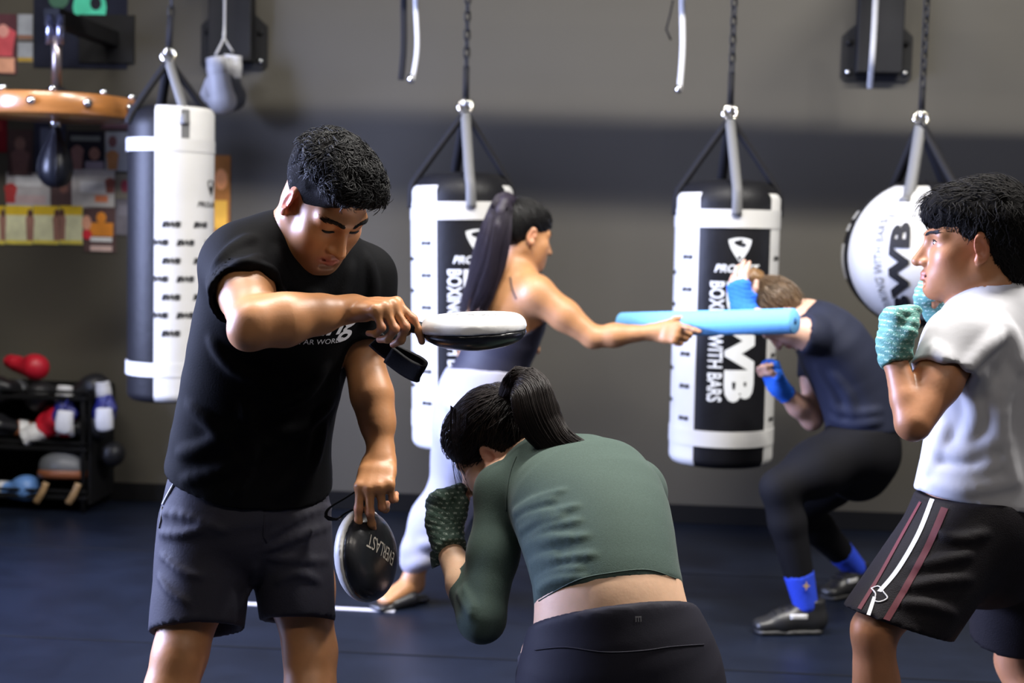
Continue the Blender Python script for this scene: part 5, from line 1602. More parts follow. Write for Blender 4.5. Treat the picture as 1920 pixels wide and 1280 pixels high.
        pts = [SS.hit(c + tv * t + np.array((0, -.3, -.035 + .0 * t)), (0, 1, 0), 0, .6) for t in np.linspace(-.03, .03, 5)]
        pts = [q_ + np.array((0, -.001, 0)) for q_ in pts if q_ is not None]
        if len(pts) > 1: tube('shoe_mark', pts, .010, mat('shoe_white_mark', (.5, .5, .5), .4), sh, 6, (1, .2), (0, 0, 1))
    Wl = Sdf(); add_hand(Wl, lw, nrm((-.18, .05, 1)), nrm((-.55, -.8, -.1)), True, [(16, 22, 14)] * 4, [(.042, .04, -.012)], .93, grow=.006, stop=0, wr=.030)
    dd = nrm(lw - le); Wl.rc(lw - dd * .06, lw, .034, .036, .02); Wl.plane(lw - dd * .055, -dd); Wl.disp = lambda X: .0015 * np.sin(X[:, 2] * 420 + 3 * np.sin(X[:, 0] * 50))
    sdf_object('hand_wrap', Wl, .005, M_BLUE, body)
    Wr = Sdf(); add_hand(Wr, rw, nrm((-.42, -.1, .9)), nrm((.75, .5, .3)), False, FIST, FTHUMB[:1], .93, grow=.006, stop=0, wr=.030)
    dd = nrm(rw - re); Wr.rc(rw - dd * .07, rw, .034, .035, .02); Wr.plane(rw - dd * .06, -dd); Wr.disp = lambda X: .0015 * np.sin(X[:, 2] * 420 + 3 * np.sin(X[:, 0] * 50))
    sdf_object('hand_wrap', Wr, .005, M_BLUE, body)
    tag(body, 'boxer in a navy t-shirt, black tights and blue hand wraps, ducking under the foam noodle', 'person')
slipper()
# ------------------------------------------------------------------ boy in the white t-shirt
def boy():
    M_WTEE = mat('white_cotton', (.43, .43, .455), .9, spec=.2, noise=.03, bump=.03, bscale=200); M_BSH = mat('black_mesh_shorts', (.009, .0075, .0095), .6, bump=.3, bscale=420, spec=.15)
    M_MAROON = mat('maroon_stripe', (.085, .007, .015), .7); M_WST = mat('white_stripe', (.62, .62, .63), .6)
    M_GW = dashes('sage_wrap', (.10, .27, .235), (.45, .62, .55), .9, 10)
    S = Sdf(); d0 = 3.02; side = nrm((.86, .50, 0))
    rings = [(P(1850, 985, d0), .150, .110, side), (P(1855, 910, d0), .142, .105, side), (P(1862, 840, d0), .138, .102, side), (P(1872, 760, d0), .150, .108, side),
             (P(1880, 680, d0), .162, .112, side), (P(1880, 620, d0), .150, .095, side), (P(1872, 585, d0), .09, .07, side)]
    S.loft(rings, 11, .03)
    nb = P(1862, 580, d0); ls, rs = P(1800, 640, 2.90), P(1985, 645, 3.16)
    S.rc(nb, ls, .055, .052, .05); S.rc(nb, rs, .055, .052, .05)
    f = nrm((-.985, .15, -.03)); u = nrm(np.array((-.03, 0, 1)) - f * np.dot((-.03, 0, 1), f)); R = np.stack([np.cross(f, u), f, u], 1)
    hc = P(1824, 458, d0); sc = .97
    L = add_head(S, hc, R, sc, nose=1.05); S.rc(L(0, -.03, -.05), nb, .052, .060, .03)
    S.rc(L(0, .02, -.085), P(1830, 590, d0 - .02), .032, .04, .03)
    le, lw = P(1712, 793, 2.80), P(1675, 664, 2.86)
    S.ell(ls, (.055, .055, .06), None, .03)
    limb(S, [ls, ls * .5 + le * .5, le], [.052, .047, .037], .02)
    limb(S, [le, le * .65 + lw * .35, lw], [.035, .032, .0210], .006)
    HY, HD = nrm((-.05, .12, 1)), nrm((-1, -.12, .0))
    hL, hj, hR = add_hand(S, lw, HY, HD, True, FIST, [(.042, .045, -.020), (.040, .075, -.030), (.020, .092, -.040)], .90, wr=.024)
    re, rw = P(1850, 700, 3.28), P(1774, 598, 3.16)
    limb(S, [rs, rs * .5 + re * .5, re], [.052, .048, .038], .02); limb(S, [re, re * .65 + rw * .35, rw], [.038, .042, .027], .02)
    RY, RD = nrm((-.62, -.10, .78)), nrm((-.45, .85, -.30))
    rL, rj, rR = add_hand(S, rw, RY, RD, False, FIST, [(.040, .045, -.022), (.036, .070, -.040), (.010, .080, -.048)], .98)
    hipl, hipr = P(1812, 985, 2.95), P(1925, 1000, 3.10)
    kl = P(1640, 1178, 2.84); al = floor_at(1632, 1648) + np.array((0, 0, .09)); kr = P(1905, 1235, 3.18); ar = floor_at(1990, 1590) + np.array((0, 0, .09))
    legs = ((hipl, kl, al), (hipr, kr, ar))
    for h_, k_, a_ in legs:
        limb(S, [h_, h_ * .5 + k_ * .5, k_], [.086, .064, .043], .03); S.ell(k_ + np.array((-.014, -.008, -.012)), (.028, .028, .036), None, .02)
        limb(S, [k_, k_ * .65 + a_ * .35, k_ * .3 + a_ * .7, a_], [.043, .044, .036, .031], .02)
        S.ell(k_ * .66 + a_ * .34 + np.array((.024, .01, 0)), (.032, .032, .08), None, .03)
        S.erc(a_ - np.array((0, 0, .045)), a_ + np.array((-.12, .02, -.055)), .024, .026, .024, .014, (0, 1, 0), .03)
    spots = [(L(0, .098, -.069), np.array((.024, .020, .011)), R, (.40, .12, .10), .75), (L(-.082, -.004, -.006), np.array((.016, .026, .036)), R, (.48, .15, .09), .6),
             (L(-.05, .055, -.035), np.array((.03, .03, .03)), R, (.46, .17, .10), .35)]
    aj = np.array([p for q in hj for p in q] + [lw]); aj2 = np.array([p for q in rj for p in q] + [rw])
    body = sdf_object('person', S, .0075, M_SKIN, None, [(hc - .16, hc + .16, .0032), (aj.min(0) - .02, aj.max(0) + .02, .0036), (aj2.min(0) - .02, aj2.max(0) + .02, .0036)], blend_colour((.37, .16, .072), spots))
    eyes_for(S, L, R, sc, body, M_HAIRK)
    H = Sdf(); H.ell(L(0, -.030, .050), np.array((.084, .106, .096)) * sc, R, .02); H.ell(L(0, .050, .074), np.array((.066, .058, .050)) * sc, R, .03)
    H.ell(L(0, -.075, -.005), np.array((.072, .055, .085)) * sc, R, .03); H.ell(L(0, -.085, -.07), np.array((.052, .034, .045)) * sc, R, .03)
    H.ell(L(0, .128, -.028), np.array((.085, .070, .066)) * sc, R, .012, -1); H.plane(L(0, -.08, -.105), R @ np.array((0, .1, -1)), .01)
    for x in (1, -1):
        H.ell(L(x * .095, .006, -.018), np.array((.036, .026, .042)), R, .01, -1)
        H.ell(L(x * .090, .050, -.040), np.array((.05, .050, .055)), R, .01, -1)
    H.disp = lambda X: .0045 * hash_noise(X, 120) + .002 * hash_noise(X, 300, 2)
    M_BH = mat('soft_black_hair', (.008, .007, .0065), .7, spec=.15)
    hair = sdf_object('hair', H, .0042, M_SCALP, body); H.disp = None
    X, G, loc = scalp_points(H, 2000, hc + R @ np.array((0, -.02, .03)), R, lambda q: np.ones(len(q), bool), 9)
    g = np.random.default_rng(18); n = len(X); K = 8
    fl = np.where((loc[:, 2] > .06)[:, None], R[:, 1][None] + .3 * g.normal(size=(n, 3)), -R[:, 2][None] + .2 * g.normal(size=(n, 3)))
    fl = fl - G * (fl * G).sum(1, keepdims=True); fl /= np.linalg.norm(fl, axis=1, keepdims=True); bi = np.cross(G, fl)
    ln = np.where(loc[:, 2] > .05, g.uniform(.02, .045, n), g.uniform(.015, .03, n)); tt = np.linspace(0, 1, K)
    ph = g.uniform(0, 6.28, n)
    pol = X[:, None] + G[:, None] * (ln[:, None] * (.04 + .38 * tt - .34 * tt ** 2))[..., None] + fl[:, None] * (ln[:, None] * tt)[..., None] + bi[:, None] * (.0035 * np.sin(tt[None] * 5 + ph[:, None]))[..., None]
    strands('hair_strands', pol, .0012, .0004, M_BH, hair)['kind'] = 'stuff'
    # t-shirt
    T = Sdf()
    tr = [(P(1852, 1000, d0), .178, .140, side), (P(1856, 930, d0), .172, .134, side), (P(1866, 850, d0), .160, .124, side), (P(1876, 760, d0), .166, .124, side), (P(1884, 680, d0), .174, .124, side), (P(1882, 625, d0), .156, .104, side), (P(1872, 585, d0), .10, .078, side)]
    T.loft(tr, 12, .02); T.loft(rings, 11, .02, grow=.010)
    T.rc(nb + np.array((0, 0, -.012)), ls, .060, .064, .05); T.rc(nb + np.array((0, 0, -.012)), rs, .06, .064, .05)
    a_ = nrm(le - ls); cl = P(1770, 697, 2.86); T.rc(ls, cl + a_ * .06, .068, .062, .035, cuts=[(cl, a_ + np.array((.22, 0, -.25)))])
    T.rc(cl - a_ * .02, cl + a_ * .2, .0535, .055, .003, -1)
    b_ = nrm(re - rs); cr = rs + b_ * .16; T.rc(rs, cr + b_ * .04, .068, .068, .03, cuts=[(cr, b_)])
    c_, n_ = plane3(P(1730, 922, 2.98), P(1960, 945, 3.15), P(1850, 951, 2.88)); T.plane(c_, n_, .003)
    T.rc(L(0, -.04, -.03), nb + np.array((-.02, -.005, .01)), .060, .060, .004, -1)
    T.folds([([(1815, 690), (1850, 650), (1890, 620)], .006), ([(1820, 720), (1830, 780), (1800, 850)], .009), ([(1840, 700), (1870, 780), (1850, 880)], .009), ([(1745, 880), (1800, 890), (1880, 870)], .009),
             ([(1745, 905), (1810, 915), (1900, 900)], .009), ([(1760, 840), (1810, 850), (1870, 820)], .007), ([(1880, 600), (1900, 640), (1912, 690)], .007), ([(1750, 650), (1790, 690), (1805, 690)], .005),
             ([(1770, 800), (1760, 840), (1745, 880)], .008), ([(1890, 700), (1880, 800), (1900, 900)], .008)], k=.025)
    T.disp = lambda X: .0015 * hash_noise(X, 36)
    tee = sdf_object('tshirt', T, .006, M_WTEE, body)
    seam('sleeve_seam', T, [(1729, 686), (1760, 694), (1800, 699)], .0012, M_WTEE, tee)
    # shorts
    B = Sdf(); B.loft([(P(1850, 930, d0), .155, .118, side), (P(1852, 985, d0), .165, .125, side), (P(1852, 1040, d0), .150, .115, side)], 5, .03)
    hem = P(1684, 1168, 2.87); dr = nrm(hem - hipl)
    B.erc(P(1815, 975, 2.96), hem + dr * .06, .112, .110, .112, .100, nrm((1, .2, -.25)), .04, cuts=[(hem, np.array((-.29, -.10, -.95)))])
    hem2 = P(1905, 1196, 3.16); d2 = nrm(hem2 - hipr); B.erc(P(1925, 985, 3.10), hem2 + d2 * .06, .112, .11, .098, .10, side, .04, cuts=[(hem2, d2)])
    B.rc(kl + dr * .045, kl + dr * .25, .062, .062, .003, -1); B.rc(hem2, hem2 + d2 * .2, .08, .08, .003, -1); B.plane(P(1850, 925, 3.0), (0, 0, 1))
    B.folds([([(1720, 1060), (1770, 1050), (1820, 1040)], .006), ([(1700, 1100), (1760, 1090), (1820, 1085)], .006), ([(1760, 1000), (1800, 1010), (1850, 1000)], .006), ([(1690, 1130), (1740, 1135), (1790, 1150)], .005)], k=.016, sink=.5)
    sh = sdf_object('shorts', B, .0065, M_BSH, body)
    strip('white_stripe', B, [(1744, 935), (1718, 1000), (1680, 1065), (1645, 1108)], [(1752, 937), (1726, 1002), (1688, 1068), (1653, 1110)], 22, M_WST, sh)
    strip('white_stripe_end', B, [(1637, 1118), (1631, 1135), (1625, 1152)], [(1643, 1120), (1638, 1136), (1632, 1154)], 6, M_WST, sh)
    strip('maroon_stripe', B, [(1765, 950), (1735, 1020), (1695, 1095), (1656, 1160)], [(1778, 954), (1747, 1024), (1706, 1100), (1668, 1164)], 22, M_MAROON, sh)
    strip('maroon_stripe', B, [(1724, 940), (1690, 1000), (1645, 1080), (1608, 1140)], [(1728, 942), (1695, 1002), (1651, 1082), (1615, 1143)], 22, M_MAROON, sh)
    seam('shorts_logo', B, [(1634, 1103), (1648, 1099), (1657, 1110), (1664, 1121), (1650, 1128), (1640, 1125), (1642, 1113), (1634, 1103)], .0016, M_WST, sh, 26)
    # wraps
    for (w_, e_, y_, z_, left) in ((lw, le, HY, HD, True), (rw, re, RY, RD, False)):
        Wp = Sdf(); add_hand(Wp, w_, y_, z_, left, FIST, [(.042, .045, -.020), (.040, .070, -.030)], .90 if left else .96, grow=.006, stop=1, wr=.026)
        dd = nrm(w_ - e_); Wp.rc(w_ - dd * .05, w_ + y_ * .02, .030, .033, .02); Wp.plane(w_ - dd * .022, -dd, .003)
        Wp.disp = lambda X: .0014 * np.sin((X @ nrm((.5, .2, .8))) * 380 + 2 * np.sin(X[:, 0] * 60))
        sdf_object('hand_wrap', Wp, .0045, M_GW, body)
    shoe('shoe', al + np.array((.075, 0, 0)), al + np.array((-.20, .03, 0)), body); shoe('shoe', ar + np.array((.075, 0, 0)), ar + np.array((-.19, .08, 0)), body)
    tag(body, 'boy in a white t-shirt and black striped shorts, fists up in green hand wraps', 'person')
boy()
# ------------------------------------------------------------------ posters on the back wall
def flat_mat(name, c): return mat(name, tuple(min(.75, x * 2.1) for x in c), .85, noise=.15, nscale=14, spec=.1)
_pm = {}
def pcol(c):
    k = tuple(round(x, 3) for x in c)
    if k not in _pm: _pm[k] = flat_mat('poster_ink', k)
    return _pm[k]
UX = np.array((math.cos(WANG), math.sin(WANG), 0)); UZ = np.array((0, 0, 1.0))
def poster(x0, y0, x1, y1, bg, shapes, lab, off=.004, name='poster'):
    a = W((x0 + x1) / 2, (y0 + y1) / 2); s = FPX / a[1]; w = (x1 - x0) / s; h = (y1 - y0) / s
    o = box(name, V(a + WN * off), (w, .004, h), pcol(bg), rot=WROT)
    for i, (kind, u, v, ww, hh, c) in enumerate(shapes):        # u, v from the top left corner, in shares of the sheet
        cc = a + WN * (off + .0026 + .0004 * i) + UX * ((u - .5) * w) + UZ * ((.5 - v) * h); n = 16
        if kind == 'o': q = [cc + UX * (ww * w / 2 * math.cos(t)) + UZ * (hh * h / 2 * math.sin(t)) for t in np.linspace(0, 2 * math.pi, n, endpoint=False)]
        elif kind == 'f':                                       # half-length figure: shoulders tapering to the waist
            q = [cc + UX * (ww * w * x) + UZ * (hh * h * z) for x, z in ((-.35, -.5), (.35, -.5), (.42, .0), (.5, .30), (.22, .46), (0, .5), (-.22, .46), (-.5, .30), (-.42, 0))]
        else: q = [cc + UX * (ww * w * x) + UZ * (hh * h * z) for x, z in ((-.5, -.5), (.5, -.5), (.5, .5), (-.5, .5))]
        link('printed_shape', mesh_from(q, [tuple(range(len(q)))], False), pcol(c), o)
    tag(o, lab, 'poster', 'posters on the back wall'); return o
SK, DK, RD, WT, YL, OR, GY, BR = (.36, .18, .12), (.012, .012, .018), (.35, .02, .03), (.42, .40, .38), (.55, .30, .02), (.60, .13, .02), (.16, .17, .19), (.12, .06, .04)
poster(-30, 28, 32, 138, (.05, .02, .025), [('f', .6, .45, .8, .5, (.30, .05, .06)), ('o', .6, .28, .35, .22, (.35, .16, .14)), ('r', .5, .85, .9, .25, SK)], 'poster with a red figure at the top left edge of the wall')
poster(34, 28, 62, 74, GY, [('r', .5, .9, 1, .16, BR)], 'small grey sheet left of the large black banner, upper one')
poster(34, 80, 62, 116, GY, [('r', .5, .88, 1, .2, (.20, .13, .02))], 'small grey sheet left of the large black banner, lower one')
bn = poster(63, -40, 240, 126, (.008, .009, .016), [('o', .60, .33, .36, .44, (.045, .30, .20)), ('o', .66, .47, .30, .20, (.05, .33, .23)), ('o', .665, .285, .12, .15, DK), ('r', .58, .61, .26, .075, (.50, .50, .47)),
      ('r', .62, .70, .26, .04, (.10, .09, .06)), ('o', .27, .24, .22, .22, (.03, .07, .05))], 'large black banner with a green shape and white bar', name='banner')
poster(-30, 216, 14, 285, (.10, .008, .012), [('r', .5, .3, .6, .25, (.16, .02, .02))], 'dark red poster at the left edge below the speed bag platform')
poster(15, 244, 62, 330, (.045, .028, .028), [('o', .5, .3, .45, .3, (.12, .07, .06)), ('f', .5, .68, .8, .55, (.10, .055, .05))], 'brown poster with a figure, left of the speed bag')
poster(64, 226, 124, 322, (.02, .022, .035), [('r', .35, .5, .3, .7, (.07, .08, .12))], 'dark blue poster behind the speed bag')
poster(126, 246, 196, 316, (.012, .012, .016), [('r', .5, .2, .8, .13, (.08, .09, .09)), ('f', .28, .7, .36, .65, (.16, .09, .08)), ('o', .75, .6, .3, .34, (.17, .09, .07)), ('r', .75, .9, .5, .2, (.17, .15, .18))], 'dark poster with two fighters, right of the speed bag')
poster(190, 216, 246, 242, (.09, .045, .055), [('r', .5, .7, .8, .3, (.14, .08, .09))], 'narrow dusky pink sheet below the platform rim')
poster(198, 248, 244, 320, (.20, .21, .22), [('o', .3, .25, .35, .3, (.10, .05, .05)), ('f', .3, .72, .55, .5, (.25, .12, .05))], 'pale grey poster with a portrait beside the slim white bag')
poster(12, 324, 96, 386, (.24, .23, .23), [('r', .5, .25, .6, .3, WT), ('f', .10, .62, .3, .6, (.24, .03, .03)), ('r', .55, .8, .7, .25, (.26, .20, .20))], 'whitish poster with a red figure, above the yellow posters')
poster(97, 334, 136, 386, (.055, .035, .035), [('o', .6, .4, .4, .3, (.12, .06, .05))], 'small dark brown poster between two whitish ones')
poster(134, 318, 216, 390, (.26, .25, .24), [('r', .5, .45, .6, .3, WT), ('r', .7, .75, .3, .18, (.45, .12, .06)), ('f', .9, .4, .25, .4, (.14, .05, .04))], 'whitish poster with an orange spot, below the speed bag')
poster(217, 326, 246, 372, (.10, .09, .07), [('o', .6, .5, .5, .5, (.16, .03, .04))], 'small olive poster beside the slim white bag, with a dark portrait')
poster(217, 374, 246, 440, (.075, .07, .08), [('r', .5, .3, .6, .3, (.10, .095, .11))], 'plain grey sheet beside the slim white bag')
for i, (a, b) in enumerate(((-30, 10), (11, 62), (63, 112), (113, 156))):
    poster(a, 386, b, 458, (.42, .37, .23), [('r', .5, .12, 1, .24, (.50, .25, .02)), ('f', .92 if i < 3 else .1, .55, .34, .75, (.17, .09, .07)), ('o', .92 if i < 3 else .1, .18, .2, .2, (.06, .03, .025)), ('r', .5, .94, 1, .1, (.42, .30, .05))],
           'yellow and cream fight poster, %s of the row' % ('cut off at the left end', 'second', 'third', 'rightmost')[i])
poster(158, 388, 218, 472, (.05, .03, .03), [('r', .55, .5, .75, .30, OR), ('o', .55, .24, .32, .26, OR), ('o', .08, .36, .3, .34, SK), ('o', .1, .62, .3, .22, RD), ('r', .55, .72, .7, .1, WT), ('r', .55, .92, .7, .12, (.30, .22, .20))], 'poster of an orange-shirted figure at the end of the yellow row')
poster(398, 292, 432, 470, (.16, .065, .018), [('o', .5, .25, .7, .22, (.36, .15, .06)), ('r', .5, .62, .7, .3, (.32, .18, .03)), ('r', .5, .95, .9, .1, (.10, .02, .02))], 'orange brown poster between the slim bag and the coach')
poster(396, 472, 436, 480, (.55, .50, .02), [], 'thin yellow strip below the orange brown poster')

# ------------------------------------------------------------------ speed bag under its round wooden platform
def speed_station():
    M_WOOD = mat('varnished_wood', (.34, .135, .035), .3, noise=.25, nscale=6, coat=.4, stretch=(1, 1, 6))
    d = 5.95; c = P(106, 186, d); c = np.array((c[0], d, P(106, 212, d - .30)[2])); R = .325; h = .085
    root = empty('speed_bag_platform', V(c))
    v, f = lathe_data([(.0, 0), (R - .004, 0), (R, .004), (R, h - .004), (R - .004, h), (R - .03, h), (R - .03, .03), (0, .03)], 64, c=tuple(c))
    link('drum', mesh_from(v, f, True), M_WOOD, root)
    for a in np.arange(-100, 100, 38):
        t = math.radians(a - 13); p = c + np.array((R * math.sin(t), -R * math.cos(t), h * .55)); q = p + np.array((.012 * math.sin(t), -.012 * math.cos(t), 0))
        tube('rim_bolt', [p, q], .017, M_CHROME, root, 12)
        p = c + np.array(((R - .015) * math.sin(t + .25), -(R - .015) * math.cos(t + .25), h)); tube('top_bolt', [p, p + np.array((0, 0, .022))], .014, M_CHROME, root, 10)
    for a in (0, 60, 120):
        t = math.radians(a); dv = np.array((math.cos(t), math.sin(t), 0)) * (R - .03); tube('spoke', [c - dv + np.array((0, 0, .05)), c + dv + np.array((0, 0, .05))], .014, M_BLACK, root, 6)
    v, f = lathe_data([(.0, .03), (.075, .03), (.07, .10), (.035, .125), (.0, .125)], 20, c=tuple(c)); link('hub', mesh_from(v, f), M_BLACK, root)
    top = c + np.array((0, 0, .12)); tube('post', [top, top + np.array((0, 0, .26))], .021, mat('worn_steel', (.35, .30, .30), .3, metal=.9), root, 12)
    for dx in (-.022, .022): tube('clamp', [top + np.array((dx, -.02, .18)), top + np.array((dx, -.02, .30))], .017, mat('blued_steel', (.35, .36, .5), .25, metal=.9), root, 10)
    z = top[2] + .30
    wc = np.array((c[0], wall_y(c[0]), z)); pm = (np.array((c[0], c[1], z)) + wc) / 2
    box('wall_arm', V(pm), (.07, abs(wc[1] - c[1]) - .03, .07), M_BLACK, root, rot=WROT, bevel=.004)
    box('wall_plate', V(wc + WN * .008), (.26, .016, .22), M_BLACK, root, rot=WROT)
    tag(root, 'round wooden speed bag platform with chrome bolts on a steel post', 'platform')
    b = empty('speed_bag', V(c)); M_SB = mat('speed_bag_leather', (.008, .009, .014), .35)
    k = c + np.array((-.005, 0, 0))
    tube('swivel', [k + np.array((0, 0, -.001)), k + np.array((0, 0, -.035))], .022, M_CHROME, b, 12)
    prof = [(.001, -.285), (.03, -.28), (.056, -.255), (.068, -.22), (.066, -.18), (.052, -.135), (.034, -.095), (.022, -.065), (.016, -.045), (.001, -.035)]
    v, f = lathe_data(list(spline(prof, 30)), 28, c=tuple(k)); link('bladder', mesh_from(v, f), M_SB, b)
    for a in range(0, 360, 90):
        t = math.radians(a + 20); link('seam', mesh_from(*tube_data([k + np.array(((r + .0015) * math.sin(t), -(r + .0015) * math.cos(t), z_)) for r, z_ in spline(prof, 20)], .0025, 5)), M_SB, b)
    tag(b, 'small black teardrop speed bag hanging under the wooden platform', 'speed bag')
speed_station()

# ------------------------------------------------------------------ boxing gloves
GLOVE_CACHE = {}
def glove_mesh():
    """mitt, thumb and cuff in local space: cuff opening at the origin, fist towards +z, back of the hand towards -y"""
    if GLOVE_CACHE: return GLOVE_CACHE
    S = Sdf(); S.erc((0, 0, .11), (0, .004, .20), .052, .046, .062, .056, (1, 0, 0), .03); S.ell((0, .020, .225), (.066, .062, .052), None, .03); S.ell((0, .045, .19), (.055, .035, .05), None, .03)
    S.rc((.045, .018, .12), (.072, .030, .175), .026, .027, .02); S.ell((.060, .040, .195), (.022, .024, .022), None, .02)
    S.rc((.066, -.002, .14), (.052, .0, .22), .005, .005, .012, -1)
    C = Sdf(); C.erc((0, 0, .0), (0, 0, .115), .048, .038, .054, .044, (1, 0, 0), .01, cuts=[((0, 0, .004), (0, 0, -1)), ((0, 0, .118), (0, 0, 1))])
    C.erc((0, 0, -.02), (0, 0, .05), .040, .030, .040, .030, (1, 0, 0), .003, -1)
    St = Sdf(); St.erc((0, 0, .04), (0, 0, .085), .053, .0435, .0545, .0450, (1, 0, 0), .004, cuts=[((0, 0, .042), (0, 0, -1)), ((0, 0, .088), (0, 0, 1))])
    for n, s in (('mitt', S), ('cuff', C), ('wrist_strap', St)):
        v, q = extract(s, *s.bounds(), .007); GLOVE_CACHE[n] = np_mesh(v, q)
    return GLOVE_CACHE
def col_leather(name, c, rough=.45): return mat(name, c, rough, noise=.1, bump=.12, bscale=40)
GL = dict(red=col_leather('red_leather', (.42, .006, .02)), black=col_leather('black_glove_leather', (.008, .008, .010)), white=col_leather('white_leather', (.55, .55, .56)), blue=col_leather('blue_leather', (.012, .016, .16)),
          grey=col_leather('grey_leather', (.10, .105, .115)), sky=col_leather('sky_leather', (.10, .22, .50)), tan=col_leather('tan_leather', (.30, .19, .09)), brown=col_leather('brown_leather', (.20, .065, .025)))
def glove(loc, rot, c3, lab, s=1.0, group=None):
    g = glove_mesh(); r = empty('boxing_glove', V(loc)); r.rotation_euler = rot; r.scale = (s, s, s)
    for n, c in zip(('mitt', 'cuff', 'wrist_strap'), c3):
        me = g[n].copy(); me.materials.clear(); me.materials.append(GL[c]); o = bpy.data.objects.new(n, me); COL.objects.link(o); o.parent = r
    tag(r, lab, 'boxing glove', group); return r
D_ = math.radians
# a pair hung up by the laces in front of the left bracket
hp = W(423, 92, .20)
gw = glove(W(404, 105, .26), (D_(186), D_(9), D_(200)), ('white', 'white', 'white'), 'white boxing glove hanging from the left wall bracket', .92, 'gloves hung on the bracket')
gg = glove(W(437, 100, .20), (D_(178), D_(-8), D_(150)), ('grey', 'white', 'white'), 'grey boxing glove with white cuff hanging from the left wall bracket', .92, 'gloves hung on the bracket')
for g_, q in ((gw, W(404, 103, .26)), (gg, W(437, 98, .20))):
    pts = [q, W(420, 70, .22), W(421, 45, .21), np.append(W(421, 20, .2)[:2], 2.47)]
    o = tube('laces', spline(pts, 10), .005, GW); o.parent = g_
    o.matrix_parent_inverse = (Matrix.Translation(g_.location) @ g_.rotation_euler.to_matrix().to_4x4() @ Matrix.Diagonal((*g_.scale, 1))).inverted()

# ------------------------------------------------------------------ open rack of gloves and headgear at the lower left
M_RACK = mat('matte_black_board', (.006, .006, .0065), .9, spec=.1)
def gear_rack():
    c = W(70, 900, .20); x0 = c[0]
    root = empty('gear_rack', (c[0], c[1], 0))
    def at(dx, off, z): return np.array((x0, wall_y(x0), 0)) + UX * dx + WN * off + UZ * z
    for dx in (-.42, .28):
        for off in (.05, .33): tube('upright', [at(dx, off, 0), at(dx, off, .56)], .012, M_RACK, root, 8)
    for z in (.07, .29, .52):
        box('shelf', V(at(-.07, .19, z)), (.74, .31, .018), M_RACK, root, rot=WROT, bevel=.004)
        tube('front_rail', [at(-.44, .345, z + .03), at(.30, .345, z + .03)], 0.008, M_RACK, root, 6)
    box('back_panel', V(at(-.07, .012, .31)), (.74, .012, .50), M_RACK, root, rot=WROT)
    box('side_panel', V(at(.305, .17, .30)), (.014, .30, .52), M_RACK, root, rot=WROT)
    tag(root, 'black shelf rack heaped with boxing gear at the foot of the wall', 'rack')
    return at
rk = gear_rack()
# helper: place a glove so that its fist centre shows at a pixel
def glove_at(px, py, off, rot, c3, lab, s=1.0):
    e = Matrix.Identity(3)
    from mathutils import Euler
    M = Euler(rot).to_matrix(); p = W(px, py, off) - np.array(M @ Vector((0, .01, .13))) * s
    return glove(p, rot, c3, lab, s, 'gloves heaped on the rack')
glove_at(48, 684, .20, (D_(100), D_(20), D_(60)), ('red', 'red', 'red'), 'bright red boxing glove lying on top of the heap', .86)
glove_at(16, 728, .24, (D_(95), D_(0), D_(-40)), ('black', 'black', 'grey'), 'black boxing glove under the red one at the left edge', .95)
glove_at(150, 735, .22, (D_(80), D_(0), D_(80)), ('black', 'black', 'black'), 'black boxing glove between the two blue and white ones', 1.0)
glove_at(80, 745, .15, (D_(85), D_(0), D_(10)), ('black', 'black', 'black'), 'black boxing glove behind the heap below the red one', 1.0)
glove_at(119, 760, .30, (D_(178), D_(4), D_(10)), ('blue', 'white', 'white'), 'blue boxing glove with white cuff, left one of the blue pair', .72)
glove_at(194, 752, .28, (D_(182), D_(-6), D_(-14)), ('blue', 'white', 'white'), 'blue boxing glove with white cuff, right one of the blue pair', .72)
glove_at(86, 800, .30, (D_(60), D_(-35), D_(120)), ('red', 'white', 'white'), 'red and white boxing glove in the middle of the rack', .92)
glove_at(150, 800, .26, (D_(90), D_(0), D_(95)), ('black', 'white', 'red'), 'black boxing glove with a white cuff in the middle of the rack', .95)
glove_at(18, 800, .26, (D_(90), D_(0), D_(-70)), ('black', 'brown', 'white'), 'black boxing glove with brown cuff at the left edge of the rack', .95)
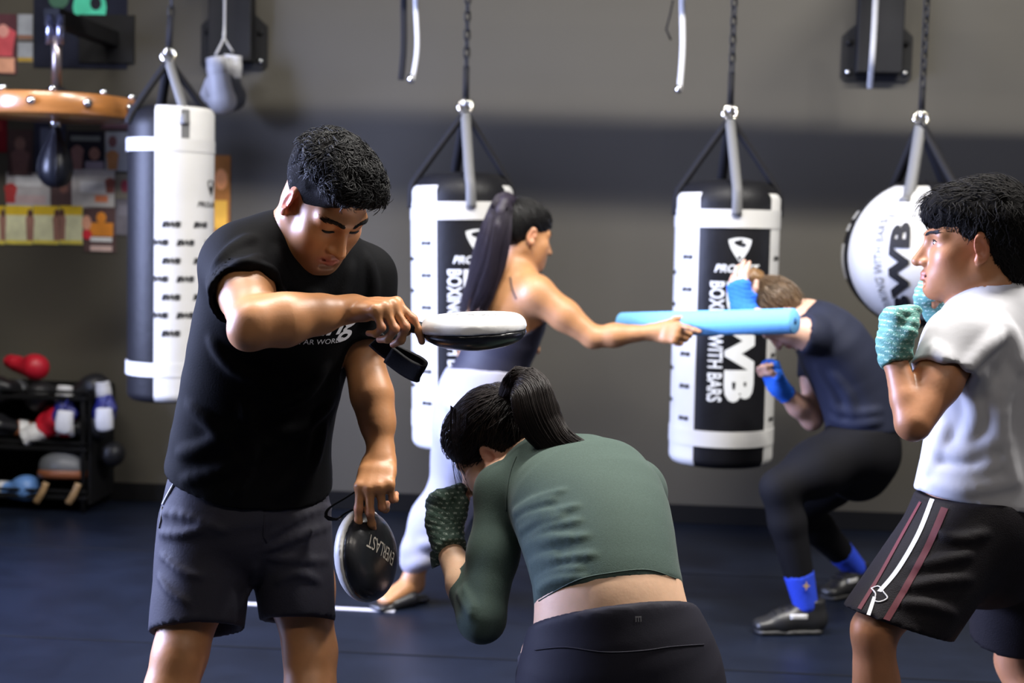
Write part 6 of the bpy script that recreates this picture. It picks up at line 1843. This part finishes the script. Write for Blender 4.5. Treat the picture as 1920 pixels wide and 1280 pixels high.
glove_at(26, 915, .28, (D_(90), D_(0), D_(75)), ('sky', 'sky', 'white'), 'light blue boxing glove on the lowest shelf', .85)
glove_at(190, 850, .18, (D_(90), D_(0), D_(60)), ('black', 'black', 'black'), 'black boxing glove at the right end of the middle shelf', .85)
# white patches: the flat foam mitts hung over the front rail
def mitt(px, py, rz, lab):
    S = Sdf(); c = W(px, py, .39); S.box(c, (.037, .014, .050), np.array(Matrix.Rotation(rz, 3, 'Y')), .012, .01); S.ell(c + np.array((0, -.006, -.01)), (.034, .018, .045), None, .02)
    o = sdf_object('foam_mitt', S, .006, GL['white']); t = c + np.array((0, .012, .045)); tube('loop', [t, t + np.array((0, .0, .03)), t + np.array((0, .03, .045))], .006, GL['blue'], o, 6)
    tag(o, lab, 'mitt', 'white mitts hooked on the rack')
mitt(121, 790, .1, 'small white foam mitt hooked on the rack front, left one')
mitt(196, 785, -.05, 'small white foam mitt hooked on the rack front, right one')
# padded headguard with tan straps
def headguard():
    c = W(122, 886, .27); root = empty('headguard', V(c))
    S = Sdf(); S.ell(c + np.array((0, 0, .03)), (.115, .11, .085), None, .02); S.ell(c + np.array((0, -.02, -.035)), (.088, .10, .075), None, .02, -1); S.ell(c + np.array((0, 0, .0)), (.085, .085, .09), None, .02, -1)
    S.plane(c + np.array((0, 0, -.045)), (0, 0, -1)); sdf_object('padding', S, .007, GL['grey'], root)
    pts = [c + np.array((.112 * math.sin(t), -.108 * math.cos(t), -.006 + .016 * math.cos(t))) for t in np.linspace(-1.5, 1.5, 20)]
    link('brow_band', mesh_from(*tube_data(pts, .020, 8, True, (1, .5), (0, 0, 1))), GL['brown'], root)
    for dx in (-.055, .09):
        q = [c + np.array((dx, -.095, -.03)), c + np.array((dx - .02, -.10, -.08)), c + np.array((dx - .05, -.09, -.125))]
        link('cheek_strap', mesh_from(*tube_data(spline(q, 8), .015, 8, True, (1, .4), (1, 0, 0))), GL['tan'], root)
    tag(root, 'grey padded headguard with brown brow band and tan straps on the rack', 'headguard')
headguard()
